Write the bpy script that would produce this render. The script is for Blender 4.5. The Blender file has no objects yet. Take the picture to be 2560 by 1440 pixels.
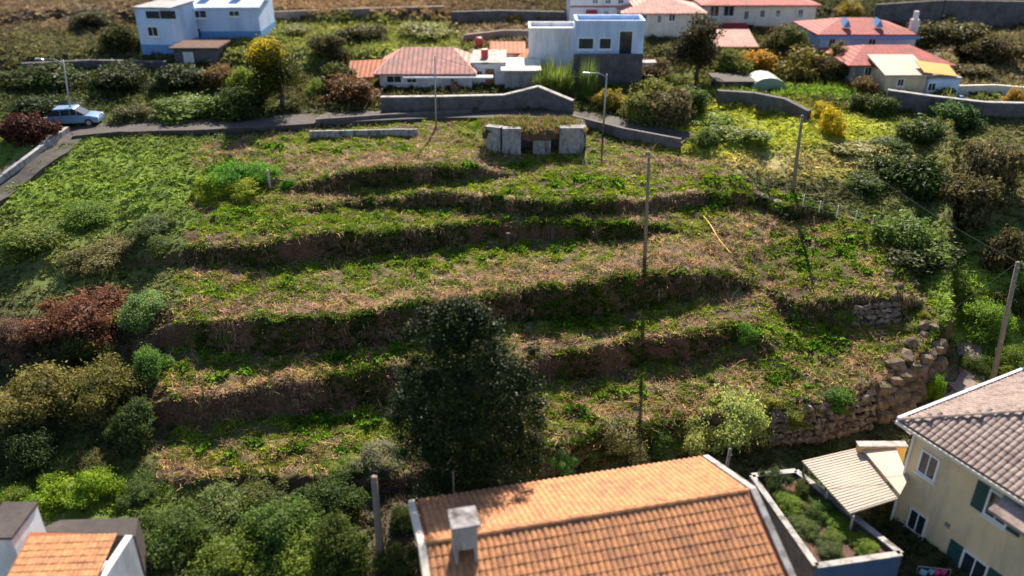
import bpy, bmesh, math, random
import numpy as np
from mathutils import Vector, Matrix, noise as mnoise
random.seed(7); rng = np.random.default_rng(11)
S = bpy.context.scene
COL = S.collection
R = math.radians

# ------------------------------------------------------------------ camera, light, exposure
F = 2050.0; PITCH = R(27); CP, SP = math.cos(PITCH), math.sin(PITCH); CZ = 28.0
cam_d = bpy.data.cameras.new('camera'); cam = bpy.data.objects.new('camera', cam_d); COL.objects.link(cam)
cam.location = (0, 0, CZ); cam.rotation_euler = (R(90) - PITCH, 0, 0)
cam_d.sensor_width = 36; cam_d.lens = F / 2560 * 36; cam_d.clip_end = 2000; cam_d.clip_start = 0.5
cam_d.dof.use_dof = True; cam_d.dof.focus_distance = 49.0; cam_d.dof.aperture_fstop = cam_d.lens / 1000 / 0.27
S.camera = cam
SUN_EL, SUN_AZ = R(38), R(7)          # azimuth from +Y towards +X
w = bpy.data.worlds.new('World'); S.world = w; w.use_nodes = True
nt = w.node_tree; bg = nt.nodes['Background']
sky = nt.nodes.new('ShaderNodeTexSky'); sky.sky_type = 'NISHITA'; sky.sun_disc = False
sky.sun_elevation = SUN_EL; sky.sun_rotation = SUN_AZ; sky.altitude = 300
nt.links.new(sky.outputs[0], bg.inputs[0]); bg.inputs[1].default_value = 0.07
sd = bpy.data.lights.new('sun', 'SUN'); sd.energy = 5.0; sd.angle = R(0.5); sd.color = (1, 0.89, 0.74)
sun = bpy.data.objects.new('sun', sd); COL.objects.link(sun)
sdir = Vector((math.sin(SUN_AZ) * math.cos(SUN_EL), math.cos(SUN_AZ) * math.cos(SUN_EL), math.sin(SUN_EL)))
sun.rotation_euler = sdir.to_track_quat('Z', 'Y').to_euler(); sun.location = (20, 120, 90)
S.view_settings.view_transform = 'Standard'; S.view_settings.look = 'None'
S.view_settings.exposure = 1.38; S.view_settings.gamma = 1; S.view_settings.use_curve_mapping = False
S.cycles.max_bounces = 6; S.cycles.transparent_max_bounces = 4

# ------------------------------------------------------------------ small helpers
def project(x, y, z):
    d = CZ - z; dep = y * CP + d * SP
    return 1280 + F * x / dep, 720 + F * (d * CP - y * SP) / dep
def tanpy(py): return np.tan(PITCH + np.arctan((np.asarray(py, float) - 720) / F))
def at_y(px, py, Y):
    d = Y * float(tanpy(py)); dep = Y * CP + d * SP
    return Vector(((px - 1280) * dep / F, Y, CZ - d))
def vnoise(x, y, scale, seed=0):
    r = np.random.default_rng(seed + 1000); T = r.random((256, 256))
    x = np.asarray(x, float) / scale; y = np.asarray(y, float) / scale
    xi = np.floor(x).astype(int); yi = np.floor(y).astype(int); fx = x - xi; fy = y - yi
    fx = fx * fx * (3 - 2 * fx); fy = fy * fy * (3 - 2 * fy)
    g = lambda a, b: T[a % 256, b % 256]
    return ((g(xi, yi) * (1 - fx) + g(xi + 1, yi) * fx) * (1 - fy) + (g(xi, yi + 1) * (1 - fx) + g(xi + 1, yi + 1) * fx) * fy)
def fbm(x, y, scale, seed=0, o=4):
    t = 0; a = 1; s = 0
    for k in range(o):
        t = t + a * vnoise(x, y, scale / 2 ** k, seed + 17 * k); s += a; a *= 0.55
    return t / s
def sstep(a, b, x):
    t = np.clip((x - a) / (b - a), 0, 1); return t * t * (3 - 2 * t)

def tag(o, label=None, cat=None, group=None, kind=None):
    if label: o['label'] = label
    if cat: o['category'] = cat
    if group: o['group'] = group
    if kind: o['kind'] = kind
    return o
def empty(name, loc, rz=0, **k):
    o = bpy.data.objects.new(name, None); COL.objects.link(o); o.location = loc; o.rotation_euler = (0, 0, rz)
    o.empty_display_size = 0.3
    return tag(o, **k)
def linko(name, me, parent=None, mat=None):
    o = bpy.data.objects.new(name, me); COL.objects.link(o)
    if mat is not None and not me.materials: me.materials.append(mat)
    if parent is not None: o.parent = parent
    return o
def fast_mesh(name, V, T, cols=None, rnd=None, mat=None, smooth=False):
    V = np.asarray(V, np.float32); T = np.asarray(T, np.int32); k = T.shape[1]
    me = bpy.data.meshes.new(name)
    me.vertices.add(len(V)); me.vertices.foreach_set('co', V.ravel())
    me.loops.add(T.size); me.loops.foreach_set('vertex_index', T.ravel())
    me.polygons.add(len(T)); me.polygons.foreach_set('loop_start', np.arange(0, T.size, k, dtype=np.int32))
    me.update(calc_edges=True)
    if cols is not None:
        a = me.color_attributes.new('Col', 'FLOAT_COLOR', 'POINT')
        c = np.ones((len(V), 4), np.float32); c[:, :3] = cols; a.data.foreach_set('color', c.ravel())
    if rnd is not None:
        a = me.attributes.new('rnd', 'FLOAT', 'POINT'); a.data.foreach_set('value', np.asarray(rnd, np.float32))
    if mat: me.materials.append(mat)
    if smooth: me.polygons.foreach_set('use_smooth', np.ones(len(T), bool))
    return me

class MB:
    """collects boxes, prisms and tubes into one mesh"""
    def __init__(s): s.v = []; s.f = []
    def add(s, vs, fs):
        n = len(s.v); s.v += [tuple(v) for v in vs]; s.f += [tuple(i + n for i in f) for f in fs]; return s
    def box(s, c, d, rz=0, ax=None):
        hx, hy, hz = d[0] / 2, d[1] / 2, d[2] / 2
        M = Matrix.Rotation(rz, 3, 'Z') if ax is None else ax
        vs = [Vector(c) + M @ Vector((a * hx, b * hy, e * hz)) for a in (-1, 1) for b in (-1, 1) for e in (-1, 1)]
        return s.add(vs, [(0, 1, 3, 2), (4, 6, 7, 5), (0, 4, 5, 1), (2, 3, 7, 6), (0, 2, 6, 4), (1, 5, 7, 3)])
    def b2(s, x0, x1, y0, y1, z0, z1): return s.box(((x0 + x1) / 2, (y0 + y1) / 2, (z0 + z1) / 2), (abs(x1 - x0), abs(y1 - y0), abs(z1 - z0)))
    def tube(s, pts, rad, n=8):
        pts = [Vector(p) for p in pts]; rad = rad if hasattr(rad, '__len__') else [rad] * len(pts)
        rings = []
        for i, p in enumerate(pts):
            t = (pts[min(i + 1, len(pts) - 1)] - pts[max(i - 1, 0)]).normalized()
            a = t.cross(Vector((0.3, 0.2, 1)) if abs(t.z) < 0.9 else Vector((1, 0, 0))).normalized(); b = t.cross(a)
            rings.append([p + (a * math.cos(2 * math.pi * k / n) + b * math.sin(2 * math.pi * k / n)) * rad[i] for k in range(n)])
        vs = [v for r in rings for v in r]; fs = []
        for i in range(len(pts) - 1):
            for k in range(n): fs.append((i * n + k, i * n + (k + 1) % n, (i + 1) * n + (k + 1) % n, (i + 1) * n + k))
        fs.append(tuple(range(n - 1, -1, -1))); fs.append(tuple((len(pts) - 1) * n + k for k in range(n)))
        return s.add(vs, fs)
    def build(s, name, mat, parent=None, smooth=False):
        me = bpy.data.meshes.new(name); me.from_pydata(s.v, [], s.f)
        bm = bmesh.new(); bm.from_mesh(me); bmesh.ops.recalc_face_normals(bm, faces=bm.faces); bm.to_mesh(me); bm.free()
        me.materials.append(mat)
        if smooth: me.polygons.foreach_set('use_smooth', [True] * len(me.polygons))
        return linko(name, me, parent)

# ------------------------------------------------------------------ materials
def nm(name):
    m = bpy.data.materials.new(name); m.use_nodes = True; n = m.node_tree.nodes; p = n['Principled BSDF']; return m, n, m.node_tree.links, p
def surf(name, col, rough=0.8, var=0.25, scale=3.0, bump=0.3, bscale=30.0, dirt=None, dscale=1.2, metal=0, spec=0.3, streak=False):
    m, n, l, p = nm(name)
    g = n.new('ShaderNodeNewGeometry')
    no = n.new('ShaderNodeTexNoise'); no.inputs['Scale'].default_value = scale; no.inputs['Detail'].default_value = 8; no.inputs['Roughness'].default_value = 0.65
    l.new(g.outputs['Position'], no.inputs['Vector'])
    r = n.new('ShaderNodeValToRGB'); r.color_ramp.elements[0].position = 0.3; r.color_ramp.elements[1].position = 0.7
    r.color_ramp.elements[0].color = tuple(c * (1 - var) for c in col) + (1,); r.color_ramp.elements[1].color = tuple(min(1, c * (1 + var)) for c in col) + (1,)
    l.new(no.outputs[0], r.inputs[0]); out = r.outputs[0]
    if dirt:
        n2 = n.new('ShaderNodeTexNoise'); n2.inputs['Scale'].default_value = dscale; n2.inputs['Detail'].default_value = 6; n2.inputs['Roughness'].default_value = 0.7
        if streak:
            mp = n.new('ShaderNodeMapping'); mp.inputs['Scale'].default_value = (1, 1, 0.25); l.new(g.outputs['Position'], mp.inputs[0]); l.new(mp.outputs[0], n2.inputs['Vector'])
        else: l.new(g.outputs['Position'], n2.inputs['Vector'])
        r2 = n.new('ShaderNodeValToRGB'); r2.color_ramp.elements[0].position = 0.48; r2.color_ramp.elements[1].position = 0.66; l.new(n2.outputs[0], r2.inputs[0])
        mx = n.new('ShaderNodeMix'); mx.data_type = 'RGBA'; l.new(r2.outputs[0], mx.inputs[0]); l.new(out, mx.inputs[6]); mx.inputs[7].default_value = tuple(dirt) + (1,); out = mx.outputs[2]
    l.new(out, p.inputs['Base Color']); p.inputs['Roughness'].default_value = rough; p.inputs['Metallic'].default_value = metal
    p.inputs['Specular IOR Level'].default_value = spec
    if bump:
        n3 = n.new('ShaderNodeTexNoise'); n3.inputs['Scale'].default_value = bscale; n3.inputs['Detail'].default_value = 5; l.new(g.outputs['Position'], n3.inputs['Vector'])
        b = n.new('ShaderNodeBump'); b.inputs['Strength'].default_value = bump; b.inputs['Distance'].default_value = 0.05; l.new(n3.outputs[0], b.inputs['Height']); l.new(b.outputs[0], p.inputs['Normal'])
    return m
def rowbump(m, step=.28):
    n = m.node_tree.nodes; l = m.node_tree.links; p = n['Principled BSDF']; g = n.new('ShaderNodeNewGeometry'); w_ = n.new('ShaderNodeTexWave'); w_.bands_direction = 'X'; w_.inputs['Scale'].default_value = .314 / step; w_.inputs['Distortion'].default_value = .4
    b = n.new('ShaderNodeBump'); b.inputs['Strength'].default_value = .9; b.inputs['Distance'].default_value = .08; l.new(g.outputs['Position'], w_.inputs['Vector']); l.new(w_.outputs['Fac'], b.inputs['Height'])
    if p.inputs['Normal'].is_linked: l.new(p.inputs['Normal'].links[0].from_socket, b.inputs['Normal'])
    l.new(b.outputs[0], p.inputs['Normal'])
def leafmat(name, use='obj', trans=0.35, rough=0.5, spec=0.4, vmix=0.75):
    m, n, l, p = nm(name); out = n['Material Output']
    if use == 'obj':
        c = n.new('ShaderNodeObjectInfo'); cs = c.outputs['Color']
    else:
        c = n.new('ShaderNodeAttribute'); c.attribute_name = 'Col'; cs = c.outputs['Color']
    a = n.new('ShaderNodeAttribute'); a.attribute_name = 'rnd'
    h = n.new('ShaderNodeHueSaturation')
    mr = n.new('ShaderNodeMapRange'); mr.inputs['To Min'].default_value = 0.62; mr.inputs['To Max'].default_value = 1.45; l.new(a.outputs['Fac'], mr.inputs[0])
    mh = n.new('ShaderNodeMapRange'); mh.inputs['To Min'].default_value = 0.485; mh.inputs['To Max'].default_value = 0.515
    mu = n.new('ShaderNodeMath'); mu.operation = 'FRACT'; mm = n.new('ShaderNodeMath'); mm.operation = 'MULTIPLY'; mm.inputs[1].default_value = 7.31
    l.new(a.outputs['Fac'], mm.inputs[0]); l.new(mm.outputs[0], mu.inputs[0]); l.new(mu.outputs[0], mh.inputs[0])
    l.new(cs, h.inputs['Color']); l.new(mr.outputs[0], h.inputs['Value']); l.new(mh.outputs[0], h.inputs['Hue'])
    g = n.new('ShaderNodeNewGeometry'); no = n.new('ShaderNodeTexNoise'); no.inputs['Scale'].default_value = 1.1; no.inputs['Detail'].default_value = 5; no.inputs['Roughness'].default_value = .7; l.new(g.outputs['Position'], no.inputs['Vector'])
    rp_ = n.new('ShaderNodeValToRGB'); e = rp_.color_ramp.elements; e[0].position = .33; e[0].color = (.55, .62, .60, 1); e[1].position = .68; e[1].color = (1.55, 1.25, .80, 1); l.new(no.outputs[0], rp_.inputs[0])
    mxc = n.new('ShaderNodeMix'); mxc.data_type = 'RGBA'; mxc.blend_type = 'MULTIPLY'; mxc.inputs[0].default_value = vmix; l.new(h.outputs[0], mxc.inputs[6]); l.new(rp_.outputs[0], mxc.inputs[7]); ho = mxc.outputs[2]
    l.new(ho, p.inputs['Base Color']); p.inputs['Roughness'].default_value = rough; p.inputs['Specular IOR Level'].default_value = spec
    t = n.new('ShaderNodeBsdfTranslucent'); l.new(ho, t.inputs[0])
    mx = n.new('ShaderNodeMixShader'); mx.inputs[0].default_value = trans; l.new(p.outputs[0], mx.inputs[1]); l.new(t.outputs[0], mx.inputs[2]); l.new(mx.outputs[0], out.inputs[0])
    return m
def glassmat(name, col=(0.02, 0.03, 0.04)):
    m, n, l, p = nm(name); p.inputs['Base Color'].default_value = col + (1,); p.inputs['Roughness'].default_value = 0.08; p.inputs['Specular IOR Level'].default_value = 0.6; return m

M = {}
M['leaf'] = leafmat('leaf', 'obj', 0.42, 0.6, 0.15)
M['laurel'] = leafmat('laurel_leaf', 'obj', 0.10, 0.45, 0.13, .3)
M['ground_leaf'] = leafmat('ground_leaf', 'col', 0.45, 0.6, 0.15, .6)
M['straw'] = leafmat('straw', 'col', 0.15, 0.7, 0.2)
M['bark'] = surf('bark', (0.09, 0.065, 0.045), 0.9, 0.3, 8, 0.6)
M['pole_wood'] = surf('pole_wood', (0.20, 0.165, 0.13), 0.85, 0.25, 6, 0.3)
M['concrete'] = surf('concrete', (0.36, 0.34, 0.33), 0.9, 0.2, 2, 0.4, 25, (0.10, 0.09, 0.08), 1.4, streak=True)
M['old_concrete'] = surf('old_concrete', (0.27, 0.26, 0.265), 0.9, 0.35, 3, 0.5, 25, (0.055, 0.045, 0.04), 2.2, streak=True)
M['dark_wall'] = surf('dark_wall', (0.11, 0.10, 0.108), 0.9, 0.3, 2, 0.5, 15, (0.07, 0.06, 0.055), 0.8)
M['white'] = surf('white_render', (0.72, 0.72, 0.74), 0.8, 0.06, 1, 0.15, 40, (0.5, 0.49, 0.5), 0.8, streak=True)
M['bluewhite'] = surf('blue_white_render', (0.48, 0.60, 0.80), 0.8, 0.06, 1, 0.15, 40, (0.36, 0.46, 0.64), 0.7, streak=True)
M['skirt_blue'] = surf('blue_plinth_paint', (0.12, 0.26, 0.50), 0.8, 0.1, 2, 0.1)
M['cream'] = surf('cream_render', (0.66, 0.52, 0.33), 0.8, 0.06, 1, 0.15, 40, (0.48, 0.40, 0.28), 0.8, streak=True)
M['palecream'] = surf('pale_cream_render', (0.66, 0.60, 0.50), 0.8, 0.06, 1, 0.15, 40, (0.5, 0.44, 0.38), 0.8, streak=True)
M['yellow'] = surf('yellow_render', (0.55, 0.38, 0.15), 0.8, 0.08, 1, 0.15, 40)
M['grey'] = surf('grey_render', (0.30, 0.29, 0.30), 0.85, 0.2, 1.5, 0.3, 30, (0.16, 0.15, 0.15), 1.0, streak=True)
M['orange_tile'] = surf('orange_roof_tile', (0.44, 0.205, 0.095), 0.88, 0.42, 4.5, 0.3, 30, (0.27, 0.13, 0.075), 1.3)
M['orange_deck'] = surf('orange_roof_deck', (0.30, 0.10, 0.05), 0.85, 0.2, 2, 0.2)
M['pink_tile'] = surf('faded_pink_roof_tile', (0.28, 0.215, 0.19), 0.9, 0.35, 4.0, 0.3, 30, (0.16, 0.115, 0.105), 2.2)
M['pink_deck'] = surf('pink_roof_deck', (0.18, 0.11, 0.10), 0.85, 0.2, 2, 0.2)
M['red_roof'] = surf('red_roof', (0.34, 0.065, 0.055), 0.8, 0.35, 1.5, 0.3, 20, (0.18, 0.06, 0.05), 1.0)
M['salmon_roof'] = surf('salmon_roof', (0.47, 0.22, 0.185), 0.8, 0.35, 1.2, 0.3, 20, (0.30, 0.18, 0.155), 0.9)
M['orange_roof'] = surf('weathered_orange_roof', (0.52, 0.17, 0.085), 0.8, 0.25, 2.0, 0.3, 20, (0.34, 0.12, 0.08), 1.0)
M['beige'] = surf('beige_sheet', (0.40, 0.33, 0.27), 0.7, 0.1, 2, 0.15, 30, (0.42, 0.34, 0.28), 0.9)
M['frame'] = surf('white_frame', (0.70, 0.70, 0.70), 0.5, 0.03, 1, 0)
M['green_shutter'] = surf('green_shutter', (0.02, 0.075, 0.075), 0.5, 0.1, 3, 0)
M['glass'] = glassmat('window_glass')
M['dark'] = surf('dark_opening', (0.03, 0.03, 0.035), 0.8, 0.1, 3, 0)
M['asphalt'] = surf('asphalt', (0.06, 0.05, 0.048), 0.9, 0.2, 3, 0.3, 60, (0.09, 0.08, 0.07), 0.7)
M['path'] = surf('pinkish_concrete_path', (0.22, 0.17, 0.15), 0.9, 0.2, 1.5, 0.3, 50, (0.20, 0.15, 0.13), 0.9)
M['metal'] = surf('galvanised_metal', (0.35, 0.36, 0.38), 0.45, 0.1, 5, 0, metal=0.6)
M['stone'] = surf('volcanic_stone', (0.125, 0.098, 0.082), 0.92, 0.35, 2.6, 0.9, 12, (0.33, 0.28, 0.20), 2.5)
M['boulder'] = surf('tan_boulder_rock', (0.175, 0.125, 0.092), 0.95, 0.5, 3.5, 0.8, 22, (0.06, 0.065, 0.022), 1.8)
M['soil'] = surf('soil', (0.10, 0.055, 0.04), 0.95, 0.35, 2.5, 0.8, 15)
M['yellow_pipe'] = surf('yellow_pipe', (0.75, 0.45, 0.03), 0.5, 0.05, 3, 0)
M['car_paint'] = surf('silver_blue_paint', (0.13, 0.22, 0.36), 0.3, 0.03, 1, 0, spec=0.6)
M['rubber'] = surf('rubber', (0.02, 0.02, 0.02), 0.8, 0.1, 5, 0)
M['red_cloth'] = surf('red_awning_cloth', (0.36, 0.03, 0.05), 0.8, 0.1, 3, 0)
M['yellow_cloth'] = surf('yellow_awning_cloth', (0.52, 0.36, 0.10), 0.8, 0.1, 3, 0)
M['red_paint'] = surf('red_paint', (0.55, 0.06, 0.05), 0.5, 0.1, 3, 0)
M['blue_paint'] = surf('blue_paint', (0.03, 0.12, 0.32), 0.5, 0.1, 3, 0)
M['pale_tarp'] = surf('pale_green_tarp', (0.20, 0.25, 0.20), 0.6, 0.1, 2, 0.2)
M['wood'] = surf('brown_wood', (0.24, 0.12, 0.06), 0.7, 0.2, 4, 0.2)
M['bed_blue'] = surf('slate_blue_paint', (0.06, 0.10, 0.19), 0.7, 0.15, 2, 0.1)

for k_ in ('red_roof', 'salmon_roof', 'orange_roof'): rowbump(M[k_], .45)
# ------------------------------------------------------------------ terrain
def C(*k): a = np.array(k, float).reshape(-1, 2); return a[:, 0], a[:, 1]
RIS = [
 (C(-300,1215, 400,1215, 1000,1230, 1350,1185, 1500,1160, 1700,1130, 1900,1112, 2060,1100, 2200,1060, 2280,1020, 2378,925, 2800,905),
  C(-300,1208, 400,1200, 1000,1195, 1350,1120, 1500,1085, 1700,1050, 1900,1030, 2050,1000, 2170,970, 2250,930, 2310,880, 2374,795, 2396,920, 2800,900)),
 (C(-300,1066, 300,1066, 430,1070, 700,1045, 1000,1000, 1330,960, 1500,940, 1700,905, 1830,872, 1950,876, 2240,848, 2375,780, 2400,852, 2800,852),
  C(-300,1065, 300,1050, 430,1000, 700,965, 1000,912, 1330,902, 1500,862, 1700,840, 1830,822, 1950,870, 2240,845, 2375,778, 2400,850, 2800,850)),
 (C(-300,882, 300,880, 470,872, 700,884, 950,864, 1250,808, 1500,792, 1700,745, 1830,722, 1920,725, 1990,800, 2100,812, 2240,802, 2300,770, 2375,755, 2400,770, 2800,770),
  C(-300,880, 300,868, 470,802, 700,798, 900,788, 1050,763, 1250,740, 1500,700, 1700,680, 1830,692, 1920,720, 1990,765, 2100,750, 2240,746, 2300,765, 2375,752, 2400,768, 2800,768)),
 (C(-300,672, 300,668, 480,660, 640,668, 700,667, 1000,634, 1200,605, 1600,593, 1700,575, 2100,600, 2375,660, 2800,680),
  C(-300,670, 300,655, 480,625, 640,618, 800,590, 1000,578, 1200,560, 1400,553, 1600,560, 1700,573, 2100,598, 2375,658, 2800,678)),
 (C(-300,532, 700,530, 880,519, 1100,519, 1300,538, 1400,539, 1600,529, 1850,515, 1900,515, 1950,545, 2030,548, 2100,550, 2375,600, 2800,620),
  C(-300,530, 700,528, 880,505, 1060,486, 1200,493, 1400,508, 1600,499, 1850,488, 1900,505, 1950,522, 2030,520, 2100,548, 2375,598, 2800,618)),
 (C(-300,442, 400,442, 740,480, 900,476, 1080,456, 1200,449, 1300,440, 1700,450, 1900,470, 2100,520, 2375,570, 2800,590),
  C(-300,440, 400,440, 740,474, 800,450, 850,438, 1000,423, 1100,418, 1200,423, 1300,438, 1700,448, 1900,468, 2100,518, 2375,568, 2800,588)),
]
ENDC = C(-300,380, 500,350, 1270,290, 1450,300, 1600,350, 1800,400, 2100,480, 2375,530, 2800,550)
Z0C = C(-300,0.8, 1000,0.8, 1500,0.3, 1900,0.0, 2200,0.8, 2378,2.0, 2800,2.4)
BY = np.array([-60, 10, 24, 30, 33.5, 47, 62, 69, 80, 90, 100, 108, 120, 160, 300.]); BZ = np.array([-9, -2, -.6, 0, 1.5, 6, 8.8, 9.3, 10.3, 11.5, 12.3, 13.3, 15, 22, 60.])
def Bf(y): return np.interp(y, BY, BZ)
PXK = np.arange(-320, 2880, 8.0)
def build_profiles():
    Tb = [tanpy(np.interp(PXK, *b)) for b, t in RIS]; Tt = [tanpy(np.minimum(np.interp(PXK, *t), np.interp(PXK, *b))) for b, t in RIS]
    te = tanpy(np.interp(PXK, *ENDC)); z0 = np.interp(PXK, *Z0C); ye = 40 + 0 * PXK
    for _ in range(60): ye = (CZ - Bf(ye)) / te * 0.5 + ye * 0.5
    def run(s):
        Y = []; Z = []; y = (CZ - z0) / Tb[0]; z = z0
        for k in range(len(RIS)):
            if k > 0:
                yn = (CZ - z + s * y) / (Tb[k] + s); z = z + s * (yn - y); y = yn
            Y.append(y); Z.append(z)
            a = 0.42; H = np.maximum(0, (CZ - z - y * Tt[k]) / (1 + a * Tt[k]))
            y = y + a * H; z = z + H; Y.append(y); Z.append(z)
        yn = (CZ - z + s * y) / (te + s); z = z + s * (yn - y); Y.append(yn); Z.append(z)
        return np.array(Y), np.array(Z)
    lo = np.full_like(PXK, -0.3); hi = np.full_like(PXK, 0.45)
    for _ in range(40):
        mid = (lo + hi) / 2; Y, Z = run(mid); up = Z[-1] < Bf(Y[-1]); lo = np.where(up, mid, lo); hi = np.where(up, hi, mid)
    s = (lo + hi) / 2
    k = np.ones(15) / 15; s2 = np.convolve(np.pad(s, 7, mode='edge'), k, 'valid')
    return run(s2)
PY_, PZ_ = build_profiles()
def height(x, y, detail=True):
    x = np.asarray(x, float); y = np.asarray(y, float)
    warp = (fbm(x, y, 2.6, 3) - 0.5) * 2.0 + (vnoise(x, y, 0.55, 9) - 0.5) * 0.55 if detail else 0
    dep = y * CP + (CZ - Bf(y)) * SP; px = 1280 + F * x / np.maximum(dep, 5); px = np.clip(px, PXK[0], PXK[-1])
    yy = y + warp * sstep(31, 36, y) * sstep(90, 70, y) * 0.55
    P = [np.interp(px, PXK, PY_[i]) for i in range(len(PY_))]; Q = [np.interp(px, PXK, PZ_[i]) for i in range(len(PZ_))]
    z = np.array(Q[0]) - np.clip(P[0] - yy, 0, 8) * 0.06 - np.clip(P[0] - yy - 8, 0, 60) * 0.14
    for i in range(len(P) - 1):
        t = np.clip((yy - P[i]) / np.maximum(P[i + 1] - P[i], 1e-3), 0, 1); z = z + (Q[i + 1] - Q[i]) * t
    e = P[-1]; zb = Q[-1] + (Bf(np.maximum(yy, e)) - Bf(e)); z = np.where(yy > e, zb, z)
    if detail:
        z = z + (fbm(x, y, 3.0, 21) - 0.5) * 0.35 * sstep(31, 36, y) + (vnoise(x, y, 0.7, 5) - 0.5) * 0.26
        far = sstep(70, 80, y); tz = 1.6; q = z / tz; fr = q - np.floor(q)
        z = z * (1 - far * .7) + far * .7 * (np.floor(q) + sstep(0.72, 0.98, fr)) * tz
        z = z + far * (fbm(x, y, 9, 33) - 0.5) * 1.0
    return z
def axis(segs):
    out = []
    for a, b, st in segs: out.append(np.arange(a, b, st))
    return np.concatenate(out + [[segs[-1][1]]])
GX = axis([(-200, -70, 5), (-70, -28, 0.8), (-28, -20, 0.4), (-20, 28, 0.2), (28, 40, 0.5), (40, 80, 0.9), (80, 200, 5)])
GY = axis([(-60, 8, 4), (8, 30, 0.6), (30, 72, 0.2), (72, 120, 0.7), (120, 300, 6)])
XX, YY = np.meshgrid(GX, GY); ZZ = height(XX, YY)
def gz(x, y):
    x = np.asarray(x, float); y = np.asarray(y, float)
    i = np.clip(np.searchsorted(GX, x) - 1, 0, len(GX) - 2); j = np.clip(np.searchsorted(GY, y) - 1, 0, len(GY) - 2)
    fx = (x - GX[i]) / (GX[i + 1] - GX[i]); fy = (y - GY[j]) / (GY[j + 1] - GY[j])
    a, b, c, d = ZZ[j, i], ZZ[j, i + 1], ZZ[j + 1, i], ZZ[j + 1, i + 1]
    return (a * (1 - fx) + b * fx) * (1 - fy) + (c * (1 - fx) + d * fx) * fy
def place(px, py, ymin=8.0, ymax=200.0):
    ys = np.arange(ymin, ymax, 0.05); t = float(tanpy(py)); d = ys * t; dep = ys * CP + d * SP; x = (px - 1280) * dep / F; z = CZ - d
    hit = np.nonzero(z <= gz(x, ys))[0]; k = hit[0] if len(hit) else len(ys) - 1
    return Vector((x[k], ys[k], float(gz(x[k], ys[k]))))
def mpp(P): return (P.y * CP + (CZ - P.z) * SP) / F      # metres per photo pixel

POLY = [(500,360),(1270,275),(1450,305),(1490,350),(1735,395),(2175,555),(2370,785),(2372,915),(2255,1035),(2050,1105),(1340,1180),(730,1190),(395,1215)]
def inpoly(px, py, poly=POLY):
    r = np.zeros(np.shape(px), bool)
    for (x0, y0), (x1, y1) in zip(poly, poly[1:] + poly[:1]):
        c = ((y0 > py) != (y1 > py)) & (px < (x1 - x0) * (py - y0) / (y1 - y0 + 1e-9) + x0); r ^= c
    return r
# patches of the plot (px, py, rx, ry, weight): what grows or lies where
GREEN = [(560,440,95,45,1),(1150,435,90,22,1.2),(1450,460,260,22,.8),(1300,480,300,16,.7),(1600,470,160,30,.5),(1180,535,200,12,1.3),(900,560,300,25,.6),(620,545,160,45,.7),
 (1350,565,320,14,1.3),(950,590,160,14,1),(1400,620,250,30,.8),(700,700,200,30,.6),(1000,665,260,30,.8),(1250,640,200,30,.7),(880,720,260,25,.6),(560,720,100,30,.5),
 (1500,760,180,40,1.2),(1750,700,60,25,1),(1450,815,240,16,1.1),(850,905,200,20,1.1),(560,860,110,50,1),(1000,880,120,20,.9),(560,930,140,50,.8),(480,920,50,50,.8),
 (780,1060,240,45,.9),(600,1110,200,50,.8),(850,1130,160,40,.6),(1420,930,90,40,.6),(1500,990,160,40,.8),(1420,1040,100,40,.8),(1650,960,120,40,.6),(1760,1000,120,30,.5),
 (2050,610,110,70,.8),(2130,620,60,80,1.1),(2200,700,90,60,.9),(2000,660,100,40,.8),(1840,840,90,40,1.1),(2020,830,120,40,1.1),(2080,880,110,40,1.1),(1960,950,120,40,.8),(2180,850,90,60,.5),
 (2250,760,60,60,.8),(2100,760,120,20,.9),(1950,600,80,30,.6),(1800,510,100,15,1.1),(1700,520,150,15,.8),(2000,500,90,20,.9),(1850,450,160,20,.8),(1620,410,200,15,.4),(1300,410,60,12,1),
 (1450,405,40,20,1),(700,370,80,20,.8),(950,375,150,15,1),(860,520,60,10,.6),(2040,780,100,25,.9),(2000,990,150,20,.9),(1400,300,70,10,1.0),(1220,330,60,30,.8)]
STRAW = [(1000,405,220,22,1.1),(600,385,110,25,.7),(1180,360,150,30,.5),(1700,400,170,22,.8),(1600,425,180,12,.5),(850,500,260,12,.6),(1450,545,320,8,.9),(1250,545,100,8,.7),(700,610,180,14,.7),
 (1700,640,180,35,1.3),(1400,690,260,28,1.3),(1050,745,260,22,1.3),(1600,675,200,22,1.2),(800,770,300,20,1.0),(1800,650,100,60,.9),(1850,610,90,60,.8),(1930,560,130,25,1),(2010,590,60,20,1),
 (1600,860,250,25,1.0),(1350,870,120,35,.8),(1750,830,60,40,.8),(850,910,200,10,.6),(700,950,260,22,1.1),(520,980,100,30,.9),(950,890,80,16,.6),(1650,1020,250,35,.8),(1850,970,200,40,.8),
 (1500,1030,150,30,.6),(2100,920,120,40,.6),(1900,740,120,60,.7),(450,1180,60,40,1),(650,1130,160,30,.5),(2180,690,60,50,.5),(1250,400,90,40,.4),(560,690,80,20,.6),(2150,850,120,30,.6)]
def patch(px, py, L):
    r = np.zeros(np.shape(px))
    for x, y, rx, ry, wt in L:
        d = ((px - x) / rx) ** 2 + ((py - y) / ry) ** 2; r = np.maximum(r, wt * np.exp(-d * 0.9))
    return r
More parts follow.
